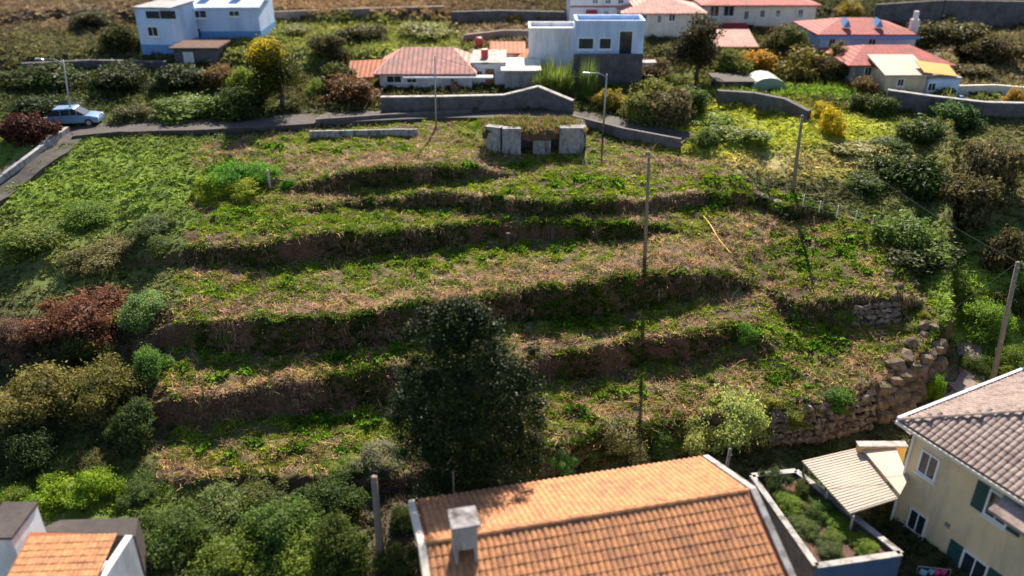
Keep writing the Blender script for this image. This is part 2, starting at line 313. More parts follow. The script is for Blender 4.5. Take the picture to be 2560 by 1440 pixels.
# outside colours: px, py, rx, ry, rgb
OUT = [(230,470,280,120,(.15,.23,.035)),(100,600,200,60,(.16,.19,.05)),(250,690,220,60,(.12,.15,.045)),(300,1000,150,120,(.07,.08,.03)),(380,960,60,160,(.11,.075,.045)),(200,1180,180,60,(.08,.12,.025)),
 (250,1240,160,50,(.10,.16,.02)),(600,1330,260,80,(.07,.09,.03)),(200,230,260,60,(.05,.065,.028)),(60,40,320,40,(.16,.12,.09)),(100,120,250,50,(.08,.085,.04)),(800,100,240,60,(.15,.18,.05)),(1000,100,160,40,(.17,.21,.05)),
 (800,15,300,25,(.20,.13,.09)),(1250,60,160,40,(.10,.075,.055)),(1270,85,120,18,(.25,.20,.16)),(1850,290,160,30,(.28,.31,.035)),(2050,330,200,30,(.28,.32,.035)),(1850,350,160,40,(.26,.30,.035)),(2100,390,260,25,(.26,.25,.07)),(2200,430,200,20,(.24,.23,.06)),
 (2050,410,200,20,(.30,.26,.12)),(1950,400,120,20,(.28,.23,.10)),(2050,228,140,14,(.13,.26,.02)),(2430,420,160,80,(.13,.14,.05)),(2280,600,160,60,(.13,.19,.04)),(2450,760,120,100,(.17,.26,.03)),(2520,900,90,100,(.17,.26,.03)),
 (2400,150,180,60,(.15,.13,.075)),(2400,40,220,25,(.03,.03,.03)),(2480,240,120,20,(.08,.11,.03)),(2050,1200,60,60,(.05,.08,.02)),(1600,250,180,60,(.09,.11,.03)),(2000,170,150,60,(.09,.09,.03)),(330,620,120,60,(.07,.10,.035)),
 (1000,1330,60,120,(.09,.07,.05)),(2370,980,60,90,(.20,.15,.12)),(430,280,150,30,(.07,.09,.025)),(550,330,300,14,(.05,.05,.035))]
def colour(x, y, z):
    """albedo of the ground: soil, straw litter and turf by where they lie"""
    px, py = project(x, y, z); wx = (fbm(x, y, 4, 71) - .5) * 90; wy = (fbm(x, y, 4, 72) - .5) * 40; qx = px + wx; qy = py + wy
    inside = inpoly(px + (fbm(x, y, 1.5, 75) - .5) * 90, py + (fbm(x, y, 1.5, 76) - .5) * 30)
    soil = np.array([.062, .032, .023]); straw = np.array([.185, .120, .085]); grass = np.array([.085, .125, .03])
    n1 = fbm(x, y, 1.3, 81)[..., None]; n2 = fbm(x, y, 0.6, 82)[..., None]
    g = np.clip(patch(qx, qy, GREEN), 0, 1.3)[..., None]; st = np.clip(patch(qx, qy, STRAW), 0, 1.3)[..., None]
    base = soil * (0.75 + 0.5 * n2) * (1 - .5 * np.clip(n1 * 1.3 - .15, 0, 1)) + straw * .5 * np.clip(n1 * 1.3 - .15, 0, 1)
    c = base + (straw * (0.6 + .7 * n2) - base) * np.clip(st * 1.1 * (0.4 + n1), 0, .95)
    c = c + (grass * (0.6 + .8 * n2) - c) * np.clip(g * .8 * (0.3 + n2 * 1.2), 0, .8)
    o = np.empty(np.shape(px) + (3,)); o[...] = (.065, .07, .03); wsum = np.full(np.shape(px), .12); acc = o * .12
    for a, b, rx, ry, cc in OUT:
        k = np.exp(-(((qx - a) / rx) ** 2 + ((qy - b) / ry) ** 2) * 1.2); acc = acc + k[..., None] * np.array(cc); wsum = wsum + k
    o = acc / wsum[..., None] * (0.6 + .8 * n1)
    return np.where(inside[..., None], c, o)
tc = colour(XX, YY, ZZ)
# bare red earth on the steep banks
gy, gx = np.gradient(ZZ, GY, GX); steep = np.clip((np.hypot(gx, gy) - 0.55) / 0.8, 0, 1)[..., None]
tc = tc * (1 - steep * .85) + np.array([.105, .050, .036]) * (0.7 + .6 * fbm(XX, YY, .8, 91))[..., None] * steep * .85
ny, nx = XX.shape; idx = np.arange(nx * ny).reshape(ny, nx)
Q = np.stack([idx[:-1, :-1], idx[:-1, 1:], idx[1:, 1:], idx[1:, :-1]], -1).reshape(-1, 4)
m, n, l, p = nm('ground_soil')
a = n.new('ShaderNodeAttribute'); a.attribute_name = 'Col'; g = n.new('ShaderNodeNewGeometry')
n1 = n.new('ShaderNodeTexNoise'); n1.inputs['Scale'].default_value = 9; n1.inputs['Detail'].default_value = 10; n1.inputs['Roughness'].default_value = 0.75; l.new(g.outputs['Position'], n1.inputs['Vector'])
mr = n.new('ShaderNodeMapRange'); mr.inputs['From Min'].default_value = .3; mr.inputs['From Max'].default_value = .7; mr.inputs['To Min'].default_value = .45; mr.inputs['To Max'].default_value = 1.55; l.new(n1.outputs[0], mr.inputs[0])
vm = n.new('ShaderNodeVectorMath'); vm.operation = 'SCALE'; l.new(a.outputs['Color'], vm.inputs[0]); l.new(mr.outputs[0], vm.inputs['Scale']); l.new(vm.outputs[0], p.inputs['Base Color'])
p.inputs['Roughness'].default_value = .95; p.inputs['Specular IOR Level'].default_value = .15
b = n.new('ShaderNodeBump'); b.inputs['Strength'].default_value = 1; b.inputs['Distance'].default_value = .12; n2 = n.new('ShaderNodeTexNoise'); n2.inputs['Scale'].default_value = 5; n2.inputs['Detail'].default_value = 9; n2.inputs['Roughness'].default_value = .7
l.new(g.outputs['Position'], n2.inputs['Vector']); l.new(n2.outputs[0], b.inputs['Height']); l.new(b.outputs[0], p.inputs['Normal'])
ground = linko('ground', fast_mesh('ground', np.stack([XX, YY, ZZ], -1).reshape(-1, 3), Q, tc.reshape(-1, 3), mat=m, smooth=True))
tag(ground, kind='structure')

# ------------------------------------------------------------------ ground cover: weeds, grass and straw
def tmpl_rosette(nl, ln, wd, up):
    V = []; T = []
    for k in range(nl):
        a = 2 * math.pi * k / nl + random.uniform(-.4, .4); L = ln * random.uniform(.7, 1.2); u = up * random.uniform(.3, 1.4)
        d = np.array([math.cos(a), math.sin(a), 0]); s = np.array([-d[1], d[0], 0]) * wd * random.uniform(.7, 1.2); b = len(V)
        V += [d * .01, d * L * .55 + s + [0, 0, u], d * L + [0, 0, u * .6], d * L * .55 - s + [0, 0, u]]
        T += [(b, b + 1, b + 2), (b, b + 2, b + 3)]
    return np.array(V, float), np.array(T)
def tmpl_grass(nb, h, wd):
    V = []; T = []
    for k in range(nb):
        a = random.uniform(0, 6.28); d = np.array([math.cos(a), math.sin(a), 0]); r = np.array([math.cos(a * 3), math.sin(a * 3), 0]) * random.uniform(0, h * .4); s = np.array([-d[1], d[0], 0]) * wd; b = len(V); H = h * random.uniform(.6, 1.2)
        V += [r - s, r + s, r + d * H * .5 + [0, 0, H]]; T += [(b, b + 1, b + 2)]
    return np.array(V, float), np.array(T)
def scatter(name, P, tm, scale, cols, mat, tilt=0.25, **tg):
    N = len(P); VV = []; TT = []; CC = []; RR = []; off = 0; which = rng.integers(0, len(tm), N)
    for k, (V, T) in enumerate(tm):
        I = np.nonzero(which == k)[0]
        if not len(I): continue
        a = rng.random(len(I)) * 6.283; ca, sa = np.cos(a), np.sin(a); s = scale[I]
        x = V[None, :, 0] * ca[:, None] - V[None, :, 1] * sa[:, None]; y = V[None, :, 0] * sa[:, None] + V[None, :, 1] * ca[:, None]; z = np.repeat(V[None, :, 2], len(I), 0)
        tx = rng.normal(0, tilt, len(I))[:, None]; ty = rng.normal(0, tilt, len(I))[:, None]
        z = z + x * tx + y * ty
        W = np.stack([x, y, z], -1) * s[:, None, None] + P[I][:, None, :]
        VV.append(W.reshape(-1, 3)); nv = len(V)
        TT.append((T[None] + (np.arange(len(I)) * nv)[:, None, None] + off).reshape(-1, 3)); off += nv * len(I)
        CC.append(np.repeat(cols[I], nv, 0)); RR.append(rng.random(len(V) * len(I)).reshape(len(I), nv) * .5 + rng.random(len(I))[:, None] * .5)
    RR = np.concatenate([r.ravel() for r in RR])
    me = fast_mesh(name, np.concatenate(VV), np.concatenate(TT), np.concatenate(CC), RR, mat)
    o = linko(name, me); return tag(o, kind='stuff', **tg)
def samp(N, x0, x1, y0, y1):
    x = rng.uniform(x0, x1, N); y = rng.uniform(y0, y1, N); z = gz(x, y); return x, y, z
x, y, z = samp(700000, -27, 30, 31, 71)
px, py = project(x, y, z); ins = inpoly(px + (fbm(x, y, 1.5, 75) - .5) * 90, py + (fbm(x, y, 1.5, 76) - .5) * 30)
qx = px + (fbm(x, y, 4, 71) - .5) * 90; qy = py + (fbm(x, y, 4, 72) - .5) * 40
G = patch(qx, qy, GREEN); ST = patch(qx, qy, STRAW)
cl = fbm(x, y, .9, 101, 3); cl2 = fbm(x, y, .35, 102, 2)
dens = np.clip((G * .9 + .28) * sstep(.36, .55, cl * .55 + cl2 * .45) * 1.45, 0, 1)
sl = np.hypot(gz(x + .15, y) - gz(x - .15, y), gz(x, y + .15) - gz(x, y - .15)) / .3
dens = dens * np.where(sl > .9, .55, 1) * (1 - .55 * np.clip(ST, 0, 1))
keep = ins & (rng.random(len(x)) < dens * .72)
P = np.stack([x, y, z], -1)[keep]; hue = fbm(x, y, 3.0, 111)[keep]; r1 = rng.random(len(P))
greenc = np.array([.085, .22, .016]) * (1 - hue[:, None]) + np.array([.26, .31, .02]) * hue[:, None]
greenc = greenc * (0.7 + .85 * r1[:, None]); dry = rng.random(len(P)) < .07; greenc[dry] = (.24, .19, .07)
tl = [tmpl_rosette(5, .11, .030, .05) for _ in range(5)] + [tmpl_grass(7, .14, .010) for _ in range(3)]
scatter('weeds', P, tl, rng.uniform(.5, 1.25, len(P)) * (1 + .7 * (r1 > .93)), greenc, M['ground_leaf'], label='low green weeds and grass spread over the terraced plot', cat='weeds')
# rough growth hanging over the banks
bk = np.clip(np.maximum.reduce([np.hypot(gz(x + q_ + .15, y + w_) - gz(x + q_ - .15, y + w_), gz(x + q_, y + w_ + .15) - gz(x + q_, y + w_ - .15)) / .3 for q_, w_ in ((0, 0), (0, -.35))]) - .7, 0, 1)
pt = fbm(x, y, 1.6, 141, 3)
keep = ins & (bk > .2) & (rng.random(len(x)) < .34 * sstep(.38, .54, pt)); P = np.stack([x, y, z], -1)[keep]; hu = rng.random((len(P), 1))
scatter('bank_growth', P, [tmpl_rosette(7, .17, .045, .12) for _ in range(4)] + [tmpl_grass(9, .30, .012) for _ in range(3)], rng.uniform(.5, 1.5, len(P)), (np.array([.05, .13, .015]) * hu + np.array([.13, .17, .03]) * (1 - hu)) * rng.uniform(.6, 1.4, (len(P), 1)), M['ground_leaf'], label='leafy weeds and grass clinging to the earth banks', cat='weeds')
keep = ins & (bk > .1) & (rng.random(len(x)) < .22 * sstep(.44, .60, fbm(x, y, 2.0, 151, 3))); P = np.stack([x, y, z + .03], -1)[keep]
def tmpl_hang():
    V = []; T = []
    for k in range(6):
        a = random.uniform(-1, 1); L = random.uniform(.2, .5); d = np.array([math.sin(a) * .5, -1, 0]) * L; s = np.array([random.uniform(.006, .012), 0, 0]); c = np.array([random.uniform(-.2, .2), 0, .05]); b = len(V)
        V += [c - s, c + s, c + d * .45 + s + [0, 0, .06], c + d * .45 - s + [0, 0, .06], c + d * .75 + [0, 0, -.25 * L / .4]]; T += [(b, b + 1, b + 2), (b, b + 2, b + 3), (b + 3, b + 2, b + 4)]
    return np.array(V), np.array(T)
scatter('hanging_straw', P, [tmpl_hang() for _ in range(6)], rng.uniform(.6, 1.4, len(P)), np.array([.30, .21, .14]) * rng.uniform(.4, 1.4, (len(P), 1)), M['straw'], tilt=.3, label='dead stalks hanging over the edges of the earth banks', cat='straw')
# leafier clumps under the banks
keep = ins & (rng.random(len(x)) < np.clip(G - .5, 0, 1) * .10 * sstep(.48, .60, cl)); P = np.stack([x, y, z], -1)[keep]
cc = np.array([.085, .19, .016]) * rng.uniform(.6, 1.6, (len(P), 1))
scatter('weed_clumps', P, [tmpl_rosette(9, .20, .05, .16) for _ in range(5)], rng.uniform(.7, 1.7, len(P)), cc, M['ground_leaf'], label='taller broad-leaved weeds in bright clumps along the terrace banks', cat='weeds')
# straw
def tmpl_straw():
    V = []; T = []
    for k in range(4):
        a = random.uniform(-1, 1) * 1.5; L = random.uniform(.12, .42); d = np.array([math.cos(a), math.sin(a), random.uniform(-.1, .35)]); s = np.array([-d[1], d[0], 0]) * random.uniform(.005, .010)
        c = np.array([random.uniform(-.12, .12), random.uniform(-.12, .12), .03]); b = len(V); mid = c + d * L * .5 + np.array([0, 0, .03])
        V += [c - s, c + s, mid + s, mid - s, c + d * L + s * .5]; T += [(b, b + 1, b + 2), (b, b + 2, b + 3), (b + 3, b + 2, b + 4)]
    return np.array(V), np.array(T)
keep = ins & (rng.random(len(x)) < np.clip((ST * .95 + .10) * sstep(.28, .55, fbm(x, y, .7, 121, 3)) * .25, 0, 1)); P = np.stack([x, y, z], -1)[keep]
cc = np.array([.36, .235, .14]) * (rng.random((len(P), 1)) ** 1.5 * 1.5 + .35) * np.array([1, .97, .93])
scatter('dry_straw', P, [tmpl_straw() for _ in range(6)], rng.uniform(.7, 1.6, len(P)), cc, M['straw'], tilt=.3, label='mown dry straw lying along the terraces of the plot', cat='straw')
print('tris', sum(len(o.data.polygons) for o in bpy.data.objects if o.type=='MESH'))
# rough growth outside the plot
def outside(N, x0, x1, y0, y1, sc, nm_, lab, hb):
    x, y, z = samp(N, x0, x1, y0, y1); px, py = project(x, y, z); ok = ~inpoly(px + (fbm(x, y, 1.5, 75) - .5) * 90, py + (fbm(x, y, 1.5, 76) - .5) * 30) & (px > -150) & (px < 2720) & (py > -80) & (py < 1560)
    for poly in NOGROW: ok &= ~inpoly(px, py, poly)
    cl = fbm(x, y, 2.5, 131); ok &= rng.random(N) < sstep(.18, .45, cl)
    P = np.stack([x, y, z], -1)[ok]; c = colour(P[:, 0], P[:, 1], P[:, 2]); c = c * rng.uniform(.9, 2.1, (len(P), 1))
    scatter(nm_, P, [tmpl_grass(8, .5, .035) for _ in range(3)] + [tmpl_rosette(7, .38, .10, .22) for _ in range(4)], rng.uniform(.6, 1.4, len(P)) * sc * hb(x, y)[ok], c, M['ground_leaf'], label=lab, cat='undergrowth')
NOGROW = [[(2380,880),(2420,900),(2440,1010),(2330,1040),(2260,1050)], [(1030,1250),(1740,1150),(2050,1440),(1060,1440)], [(0,1280),(340,1290),(330,1440),(0,1440)], [(0,430),(170,320),(250,330),(180,345),(0,480)]]
outside(150000, -52, 52, 12, 72, .45, 'undergrowth', 'tall wild grass and low growth on the land beside the plot', lambda x, y: 1 + 0 * x)
outside(90000, -78, 82, 70, 120, .95, 'hillside_growth', 'rough grass and scrub on the hillside among the far houses', lambda x, y: 1 + 0 * x)

# ------------------------------------------------------------------ foliage builders
def leafcloud(name, n, leaf, lobes, seed, mat, hollow=.62, core=True, up=.35, stray=.10):
    r = np.random.default_rng(seed); vols = np.array([a[3] ** 2 for a in lobes]); wh = r.choice(len(lobes), n, p=vols / vols.sum()); L = np.array(lobes, float)
    d = r.normal(size=(n, 3)); d /= np.linalg.norm(d, axis=1)[:, None]
    rad = hollow + (1.06 - hollow) * r.random(n) ** .6; rad = np.where(r.random(n) < stray, rad * r.uniform(1.0, 1.38, n), rad)
    lump = 1 + .22 * np.sin(d[:, 0] * 7 + seed) * np.sin(d[:, 1] * 6 + 2 * seed) + .16 * np.sin(d[:, 2] * 11 + d[:, 0] * 9)
    P = L[wh, :3] + d * (rad * lump * L[wh, 3])[:, None] * np.stack([np.ones(n), np.ones(n), L[wh, 4]], -1)
    ok = P[:, 2] > 0.0; P = P[ok]; d = d[ok]; n = len(P)
    nrm = d * .6 + r.normal(size=(n, 3)) * .7 + [0, 0, up]; nrm /= np.linalg.norm(nrm, axis=1)[:, None]
    t = np.cross(nrm, r.normal(size=(n, 3))); t /= np.linalg.norm(t, axis=1)[:, None]; s = np.cross(nrm, t); sz = (leaf * r.uniform(.6, 1.35, n))[:, None]
    V = np.stack([P - t * sz, P + s * sz * .45 + nrm * sz * .12, P + t * sz, P - s * sz * .45 + nrm * sz * .12], 1).reshape(-1, 3)
    b = np.arange(n)[:, None] * 4; T = np.concatenate([b + [0, 1, 2], b + [0, 2, 3]])
    rnd = np.repeat(r.random(n), 4)
    if core:
        for (cx, cy, cz, cr, fl) in lobes:
            bm = bmesh.new(); bmesh.ops.create_icosphere(bm, subdivisions=2, radius=cr * hollow * .92)
            cv = np.array([(v.co * (1 + .25 * (mnoise.noise(v.co * 3 / cr) ))) for v in bm.verts]); cv[:, 2] *= fl; cv += [cx, cy, cz]; cv[:, 2] = np.maximum(cv[:, 2], -.05)
            cf = np.array([[v.index for v in f.verts] for f in bm.faces]) + len(V); bm.free()
            V = np.concatenate([V, cv]); T = np.concatenate([T, cf]); rnd = np.concatenate([rnd, np.full(len(cv), .02)])
    return fast_mesh(name, V, T, rnd=rnd, mat=mat)
def lobeset(seed, k, spread, r0, fl=.8, zc=.5, zs=.35):
    r = random.Random(seed); out = [(0, 0, zc, r0 * 1.15, fl)]
    for i in range(k * 2 + 2):
        a = r.uniform(0, 6.28); q = spread * r.uniform(.35, 1.25); out.append((math.cos(a) * q, math.sin(a) * q, zc + r.uniform(-zs * 1.3, zs) - .25 * q, r0 * r.uniform(.28, .8), fl * r.uniform(.6, 1.2)))
    return out
BUSH = [leafcloud('bush_foliage', 4200, .062, lobeset(s, 6, .62, .48), s, M['leaf']) for s in range(5)]
BUSHFINE = [leafcloud('shrub_foliage', 13000, .034, lobeset(s + 20, 7, .62, .46), s + 20, M['leaf']) for s in range(4)]
SPIKY = []
for s in range(3):
    r = np.random.default_rng(60 + s); n = 900; a = r.random(n) * 6.28; q = r.random(n) ** .5 * .8; base = np.stack([np.cos(a) * q * .7, np.sin(a) * q * .7, r.random(n) * .25], -1)
    dr = np.stack([np.cos(a) * r.random(n) * .7, np.sin(a) * r.random(n) * .7, .5 + r.random(n)], -1); L = r.uniform(.35, .95, n)[:, None]; side = np.stack([-np.sin(a), np.cos(a), 0 * a], -1) * .022
    V = np.stack([base - side * .6, base + side * .6, base + dr * L * .6 + side, base + dr * L * .6 - side, base + dr * L + [0, 0, -.05]], 1).reshape(-1, 3); b = np.arange(n)[:, None] * 5
    SPIKY.append(fast_mesh('spiky_foliage', V, np.concatenate([b + [0, 1, 2], b + [0, 2, 3], b + [3, 2, 4]]), rnd=np.repeat(r.random(n), 5), mat=M['leaf']))
LAWN = []
DG, MG, BG_, YG, OL, GG, BR, RB, PK, YE = (.028,.048,.014), (.055,.095,.022), (.10,.19,.03), (.17,.20,.025), (.10,.105,.03), (.11,.15,.075), (.13,.095,.05), (.19,.075,.055), (.36,.17,.20), (.42,.33,.02)
bcount = 0
def bush(px, py, wpx, hpx, col, label, kind='bush', name='bush', cat='bush', group=None, Y=None):
    """px, py: foot of the bush in the photo; wpx, hpx its width and height there"""
    global bcount; bcount += 1
    P = place(px, py) if Y is None else at_y(px, py, Y)
    if Y is not None: P.z = float(gz(P.x, P.y))
    s = mpp(P); W = wpx * s / 2; H = hpx * s / 1.12
    me = {'bush': BUSH, 'fine': BUSHFINE, 'spiky': SPIKY}[kind][bcount % (5 if kind == 'bush' else 4 if kind == 'fine' else 3)]
    o = linko(name, me); o.location = (P.x, P.y + W * .45, P.z - .12); o.scale = (W / .95, W / .95 * random.uniform(.8, 1.05), H); o.rotation_euler = (0, 0, random.uniform(0, 6.28)); o.scale[2] = max(H, .3)
    o.color = tuple(c * random.uniform(1.25, 1.55) for c in col) + (1,)
    return tag(o, label, cat, group)
def tree(px, py, wpx, hpx, col, label, trunk=.28, name='tree', top=None, group=None, Y=None, seed=1, leafs=7000, leaf=.05, elong=1.0):
    P = place(px, py) if Y is None else at_y(px, py, Y)
    P.z = float(gz(P.x, P.y)); s = mpp(P); W = wpx * s / 2; H = hpx * s
    t = empty(name, P, label=label, cat='tree', group=group); r = random.Random(seed)
    k = MB(); k.tube([(0, 0, -.3), (.05 * W, 0, H * .2), (-.04 * W, .03 * W, H * .5), (0, 0, H * .8)], [W * .09, W * .07, W * .05, W * .02], 9)
    for i in range(7):
        a = r.uniform(0, 6.28); z0 = H * r.uniform(.2, .55); k.tube([(0, 0, z0), (math.cos(a) * W * .35, math.sin(a) * W * .35, z0 + H * .15), (math.cos(a) * W * .7, math.sin(a) * W * .7, z0 + H * .28)], [W * .04, W * .025, W * .01], 6)
    k.build('trunk', M['bark'], t)
    zc = H * (trunk + (1 - trunk) / 2); hh = H * (1 - trunk) / 2; lob = []
    for i in range(11):
        a = r.uniform(0, 6.28); zz = r.uniform(-.75, .8); q = math.sqrt(max(0, 1 - zz * zz)) * r.uniform(.35, .68) * W; lob.append((math.cos(a) * q, math.sin(a) * q, zc + zz * hh * .78, W * r.uniform(.34, .5), max(.7, hh / W * .85)))
    lob.append((0, 0, zc, W * .55, max(.8, hh / W)))
    o = linko('crown', leafcloud('crown', leafs, leaf * W, lob, seed + 5, M['leaf'], hollow=.5), t); o.color = tuple(col) + (1,)
    if top:
        lb = [(x, y, z + .14 * W, rr * .85, f) for x, y, z, rr, f in lob if z > zc + hh * .15]
        if lb: o2 = linko('blossom', leafcloud('blossom', leafs // 3, leaf * W, lb, seed + 9, M['leaf'], hollow=.9, core=False), t); o2.color = tuple(top) + (1,)
    return t

# ------------------------------------------------------------------ poles, cables
def pole(bx, by, tx, ty, label, r=.11, lamp=0, cross=0, mat=None, name='utility_pole', Y=None, cat='pole'):
    B = place(bx, by) if Y is None else at_y(bx, by, Y); B.z = float(gz(B.x, B.y)) - .3; T = at_y(tx, ty, B.y); d = T - B
    t = empty(name, B, label=label, cat=cat)
    MB().tube([(0, 0, 0), tuple(d * .5), tuple(d)], [r * 1.25, r * 1.05, r * .8], 10).build('shaft', mat or M['pole_wood'], t, True)
    if lamp:
        q = d - Vector((0, 0, .25)); MB().tube([tuple(q), tuple(q + Vector((lamp * .6, -.2, .35))), tuple(q + Vector((lamp * 1.3, -.4, .4)))], .04, 6).build('lamp_arm', M['metal'], t)
        e = q + Vector((lamp * 1.6, -.5, .38)); MB().add([e + Vector(v) for v in [(-.35, -.13, 0), (.35, -.09, 0), (.35, .09, 0), (-.35, .13, 0), (-.28, -.08, .13), (.22, -.05, .09), (.22, .05, .09), (-.28, .08, .13)]], [(0, 3, 2, 1), (4, 5, 6, 7), (0, 1, 5, 4), (1, 2, 6, 5), (2, 3, 7, 6), (3, 0, 4, 7)]).build('lamp_head', M['metal'], t)
    for i in range(cross):
        q = d - Vector((0, 0, .25 + i * .35)); MB().tube([tuple(q + Vector((-.06, -.14, 0))), tuple(q + Vector((.06, -.14, 0)))], .05, 6).build('insulator', M['concrete'], t)
    return T
def cable(A, B, sag, label, r=.012):
    k = MB(); A = Vector(A); B = Vector(B); pts = []
    for i in range(17):
        u = i / 16; q = A.lerp(B, u); q.z -= sag * 4 * u * (1 - u); pts.append(tuple(q))
    o = k.tube(pts, r, 5).build('cable', M['rubber'] if r < .03 else M['metal']); return tag(o, label, 'cable')
tC = pole(1612, 650, 1623, 380, 'slim grey pole standing in the middle of the terraced plot', r=.10, cross=2)
tR = pole(2472, 1002, 2545, 655, 'pale leaning pole in the green field right of the plot', r=.13, cross=3)
tL = pole(182, 312, 157, 150, 'street lamp pole behind the silver blue car', r=.07, lamp=-1, mat=M['metal'], name='street_lamp', cat='street lamp')
tD = pole(1982, 478, 2006, 288, 'brown pole above the dry grass field behind the plot', r=.11, cross=2)
tE = pole(1507, 335, 1517, 185, 'grey lamp pole beside the road below the modern white house', r=.07, lamp=-1, mat=M['metal'], name='street_lamp', cat='street lamp')
tF = pole(1090, 318, 1087, 140, 'thin pole in front of the white house with the pink roof', r=.06, mat=M['metal'])
tG = pole(1808, 1180, 1826, 1122, 'short pole behind the right end of the big orange roof', r=.09, cross=1, Y=30.6)
tH = pole(955, 1425, 935, 1192, 'weathered post left of the big orange roof', r=.16)
cable(tG, tR, .5, 'thin cable from the short pole up past the stone wall to the pale pole', .01)
cable(tD, tR, .6, 'thin cable crossing above the dark bushes right of the plot', .012)
cable(tC, at_y(1400, 392, 60), .3, 'thin wire running from the plot pole to the ruined concrete blocks', .008)
cable(tE, tF, .8, 'thin cable between the two poles behind the plot', .012)

# ------------------------------------------------------------------ roads and paths
def ribbon(name, pts, width, mat, lift=.07, kerb=None):
    W = [place(*p) if len(p) == 2 else Vector(p) for p in pts]; fine = []
    for a, b in zip(W, W[1:]):
        for k in range(10): fine.append(a.lerp(b, k / 10))
    fine.append(W[-1]); L = []
    for i, p in enumerate(fine):
        t = fine[min(i + 1, len(fine) - 1)] - fine[max(i - 1, 0)]; t.z = 0; t.normalize(); nrm = Vector((-t.y, t.x, 0)); q = []
        for s in (-1, -.5, 0, .5, 1):
            v = p + nrm * s * width / 2; q.append(v)
        zm = max(float(gz(v.x, v.y)) for v in q); L.append([Vector((v.x, v.y, zm + lift)) for v in q])
    zs = [r[0].z for r in L]; sm = [sum(zs[max(0, i - 4):i + 5]) / len(zs[max(0, i - 4):i + 5]) for i in range(len(zs))]
    for r, z_, o_ in zip(L, sm, zs):
        for v in r: v.z = max(z_, o_ - .05)
    V = [v for r in L for v in r] + [v - Vector((0, 0, .5)) for r in L for v in r]; n = len(L) * 5
    Fc = [(i * 5 + k, i * 5 + k + 1, i * 5 + k + 6, i * 5 + k + 5) for i in range(len(L) - 1) for k in range(4)]
    Fc += [(i * 5 + k, (i + 1) * 5 + k, (i + 1) * 5 + k + n, i * 5 + k + n) for i in range(len(L) - 1) for k in (0, 4)]
    o = MB().add(V, Fc).build(name, mat); tag(o, kind='structure')
    return L
ribbon('road', [(-60, 520), (40, 440), (120, 380), (175, 335), (300, 322), (500, 318), (780, 300), (1100, 285), (1400, 288), (1560, 320), (1720, 352)], 3.2, M['asphalt'])
ribbon('path', [(2250, 1075), (2330, 1045), (2405, 1000), (2430, 945), (2424, 900), (2420, 865)], 1.3, M['path'])
ribbon('path', [(2480, 1020), (2440, 1000), (2400, 960)], 1.6, M['path'])

# walls that follow the ground
def wallrun(name, pts, h, th, mat, label, cat='wall', top=None, stones=None, coping=None):
    W = [place(*p) if len(p) == 2 else Vector(p) for p in pts]; t = empty(name, W[0], label=label, cat=cat); O = W[0]
    body = MB(); cop = MB(); hs = h if hasattr(h, '__len__') else [h] * len(W)
    for (a, b), h0, h1 in zip(zip(W, W[1:]), hs, hs[1:]):
        d = b - a; dd = Vector((d.x, d.y, 0)).normalized(); nr = Vector((-dd.y, dd.x, 0)) * th / 2; a0, b0 = a - O, b - O
        vs = [a0 - nr - Vector((0, 0, .6)), b0 - nr - Vector((0, 0, .6)), b0 + nr - Vector((0, 0, .6)), a0 + nr - Vector((0, 0, .6)), a0 - nr + Vector((0, 0, h0)), b0 - nr + Vector((0, 0, h1)), b0 + nr + Vector((0, 0, h1)), a0 + nr + Vector((0, 0, h0))]
        body.add(vs, [(0, 3, 2, 1), (4, 5, 6, 7), (0, 1, 5, 4), (1, 2, 6, 5), (2, 3, 7, 6), (3, 0, 4, 7)])
        if coping:
            n2 = nr * 1.3; z0, z1 = Vector((0, 0, h0 + .003)), Vector((0, 0, h1 + .003)); up = Vector((0, 0, .09))
            cop.add([a0 - n2 + z0, b0 - n2 + z1, b0 + n2 + z1, a0 + n2 + z0, a0 - n2 + z0 + up, b0 - n2 + z1 + up, b0 + n2 + z1 + up, a0 + n2 + z0 + up], [(0, 3, 2, 1), (4, 5, 6, 7), (0, 1, 5, 4), (1, 2, 6, 5), (2, 3, 7, 6), (3, 0, 4, 7)])
    body.build('masonry', mat, t)
    if coping: cop.build('coping', coping, t)
    return t
wallrun('retaining_wall', [(955, 283), (1100, 283), (1260, 278), (1345, 272), (1432, 285)], [1.35, 1.4, 1.35, 1.9, 1.1], .4, M['dark_wall'], 'dark grey retaining wall under the white house with the pink roof', coping=M['concrete'])
wallrun('kerb_wall', [(-40, 490), (60, 415), (130, 362), (172, 335)], [.5, .5, .5, .6], .35, M['concrete'], 'pale low kerb wall along the lane at the left edge')
wallrun('low_wall', [(790, 312), (960, 300), (1180, 288)], .5, .3, M['dark_wall'], 'dark low wall between the road and the top of the plot')
wallrun('low_wall', [(1430, 312), (1560, 345), (1700, 372)], .8, .3, M['dark_wall'], 'dark low wall following the road beside the ruined blocks')
wallrun('terrace_wall', [(1790, 262), (1880, 268), (1960, 278), (2020, 300)], [1.3, 1.3, 1.1, .8], .5, M['dark_wall'], 'dark stone terrace wall above the bright green field')
wallrun('terrace_wall', [(2210, 272), (2320, 285), (2450, 292), (2600, 296)], [1.6, 1.5, 1.2, 1.2], .4, M['dark_wall'], 'long grey wall right of the cream house with the yellow awning', coping=M['concrete'])
wallrun('boundary_wall', [(2390, 238), (2480, 236), (2600, 246)], .9, .3, M['palecream'], 'pale sunlit wall behind the blue barrel')
wallrun('terrace_wall', [(1780, 30), (1950, 22), (2150, 24)], 1.0, .4, M['palecream'], 'pale terrace wall above the cream house with round dark windows') if False else None
wallrun('field_wall', [(2180, 62), (2350, 52), (2640, 56)], 2.3, .5, M['dark_wall'], 'dark stone field wall across the top right corner')
wallrun('field_wall', [(1160, 108), (1260, 96), (1420, 98)], .9, .4, M['path'], 'brownish field wall between the meadow and the modern white house')
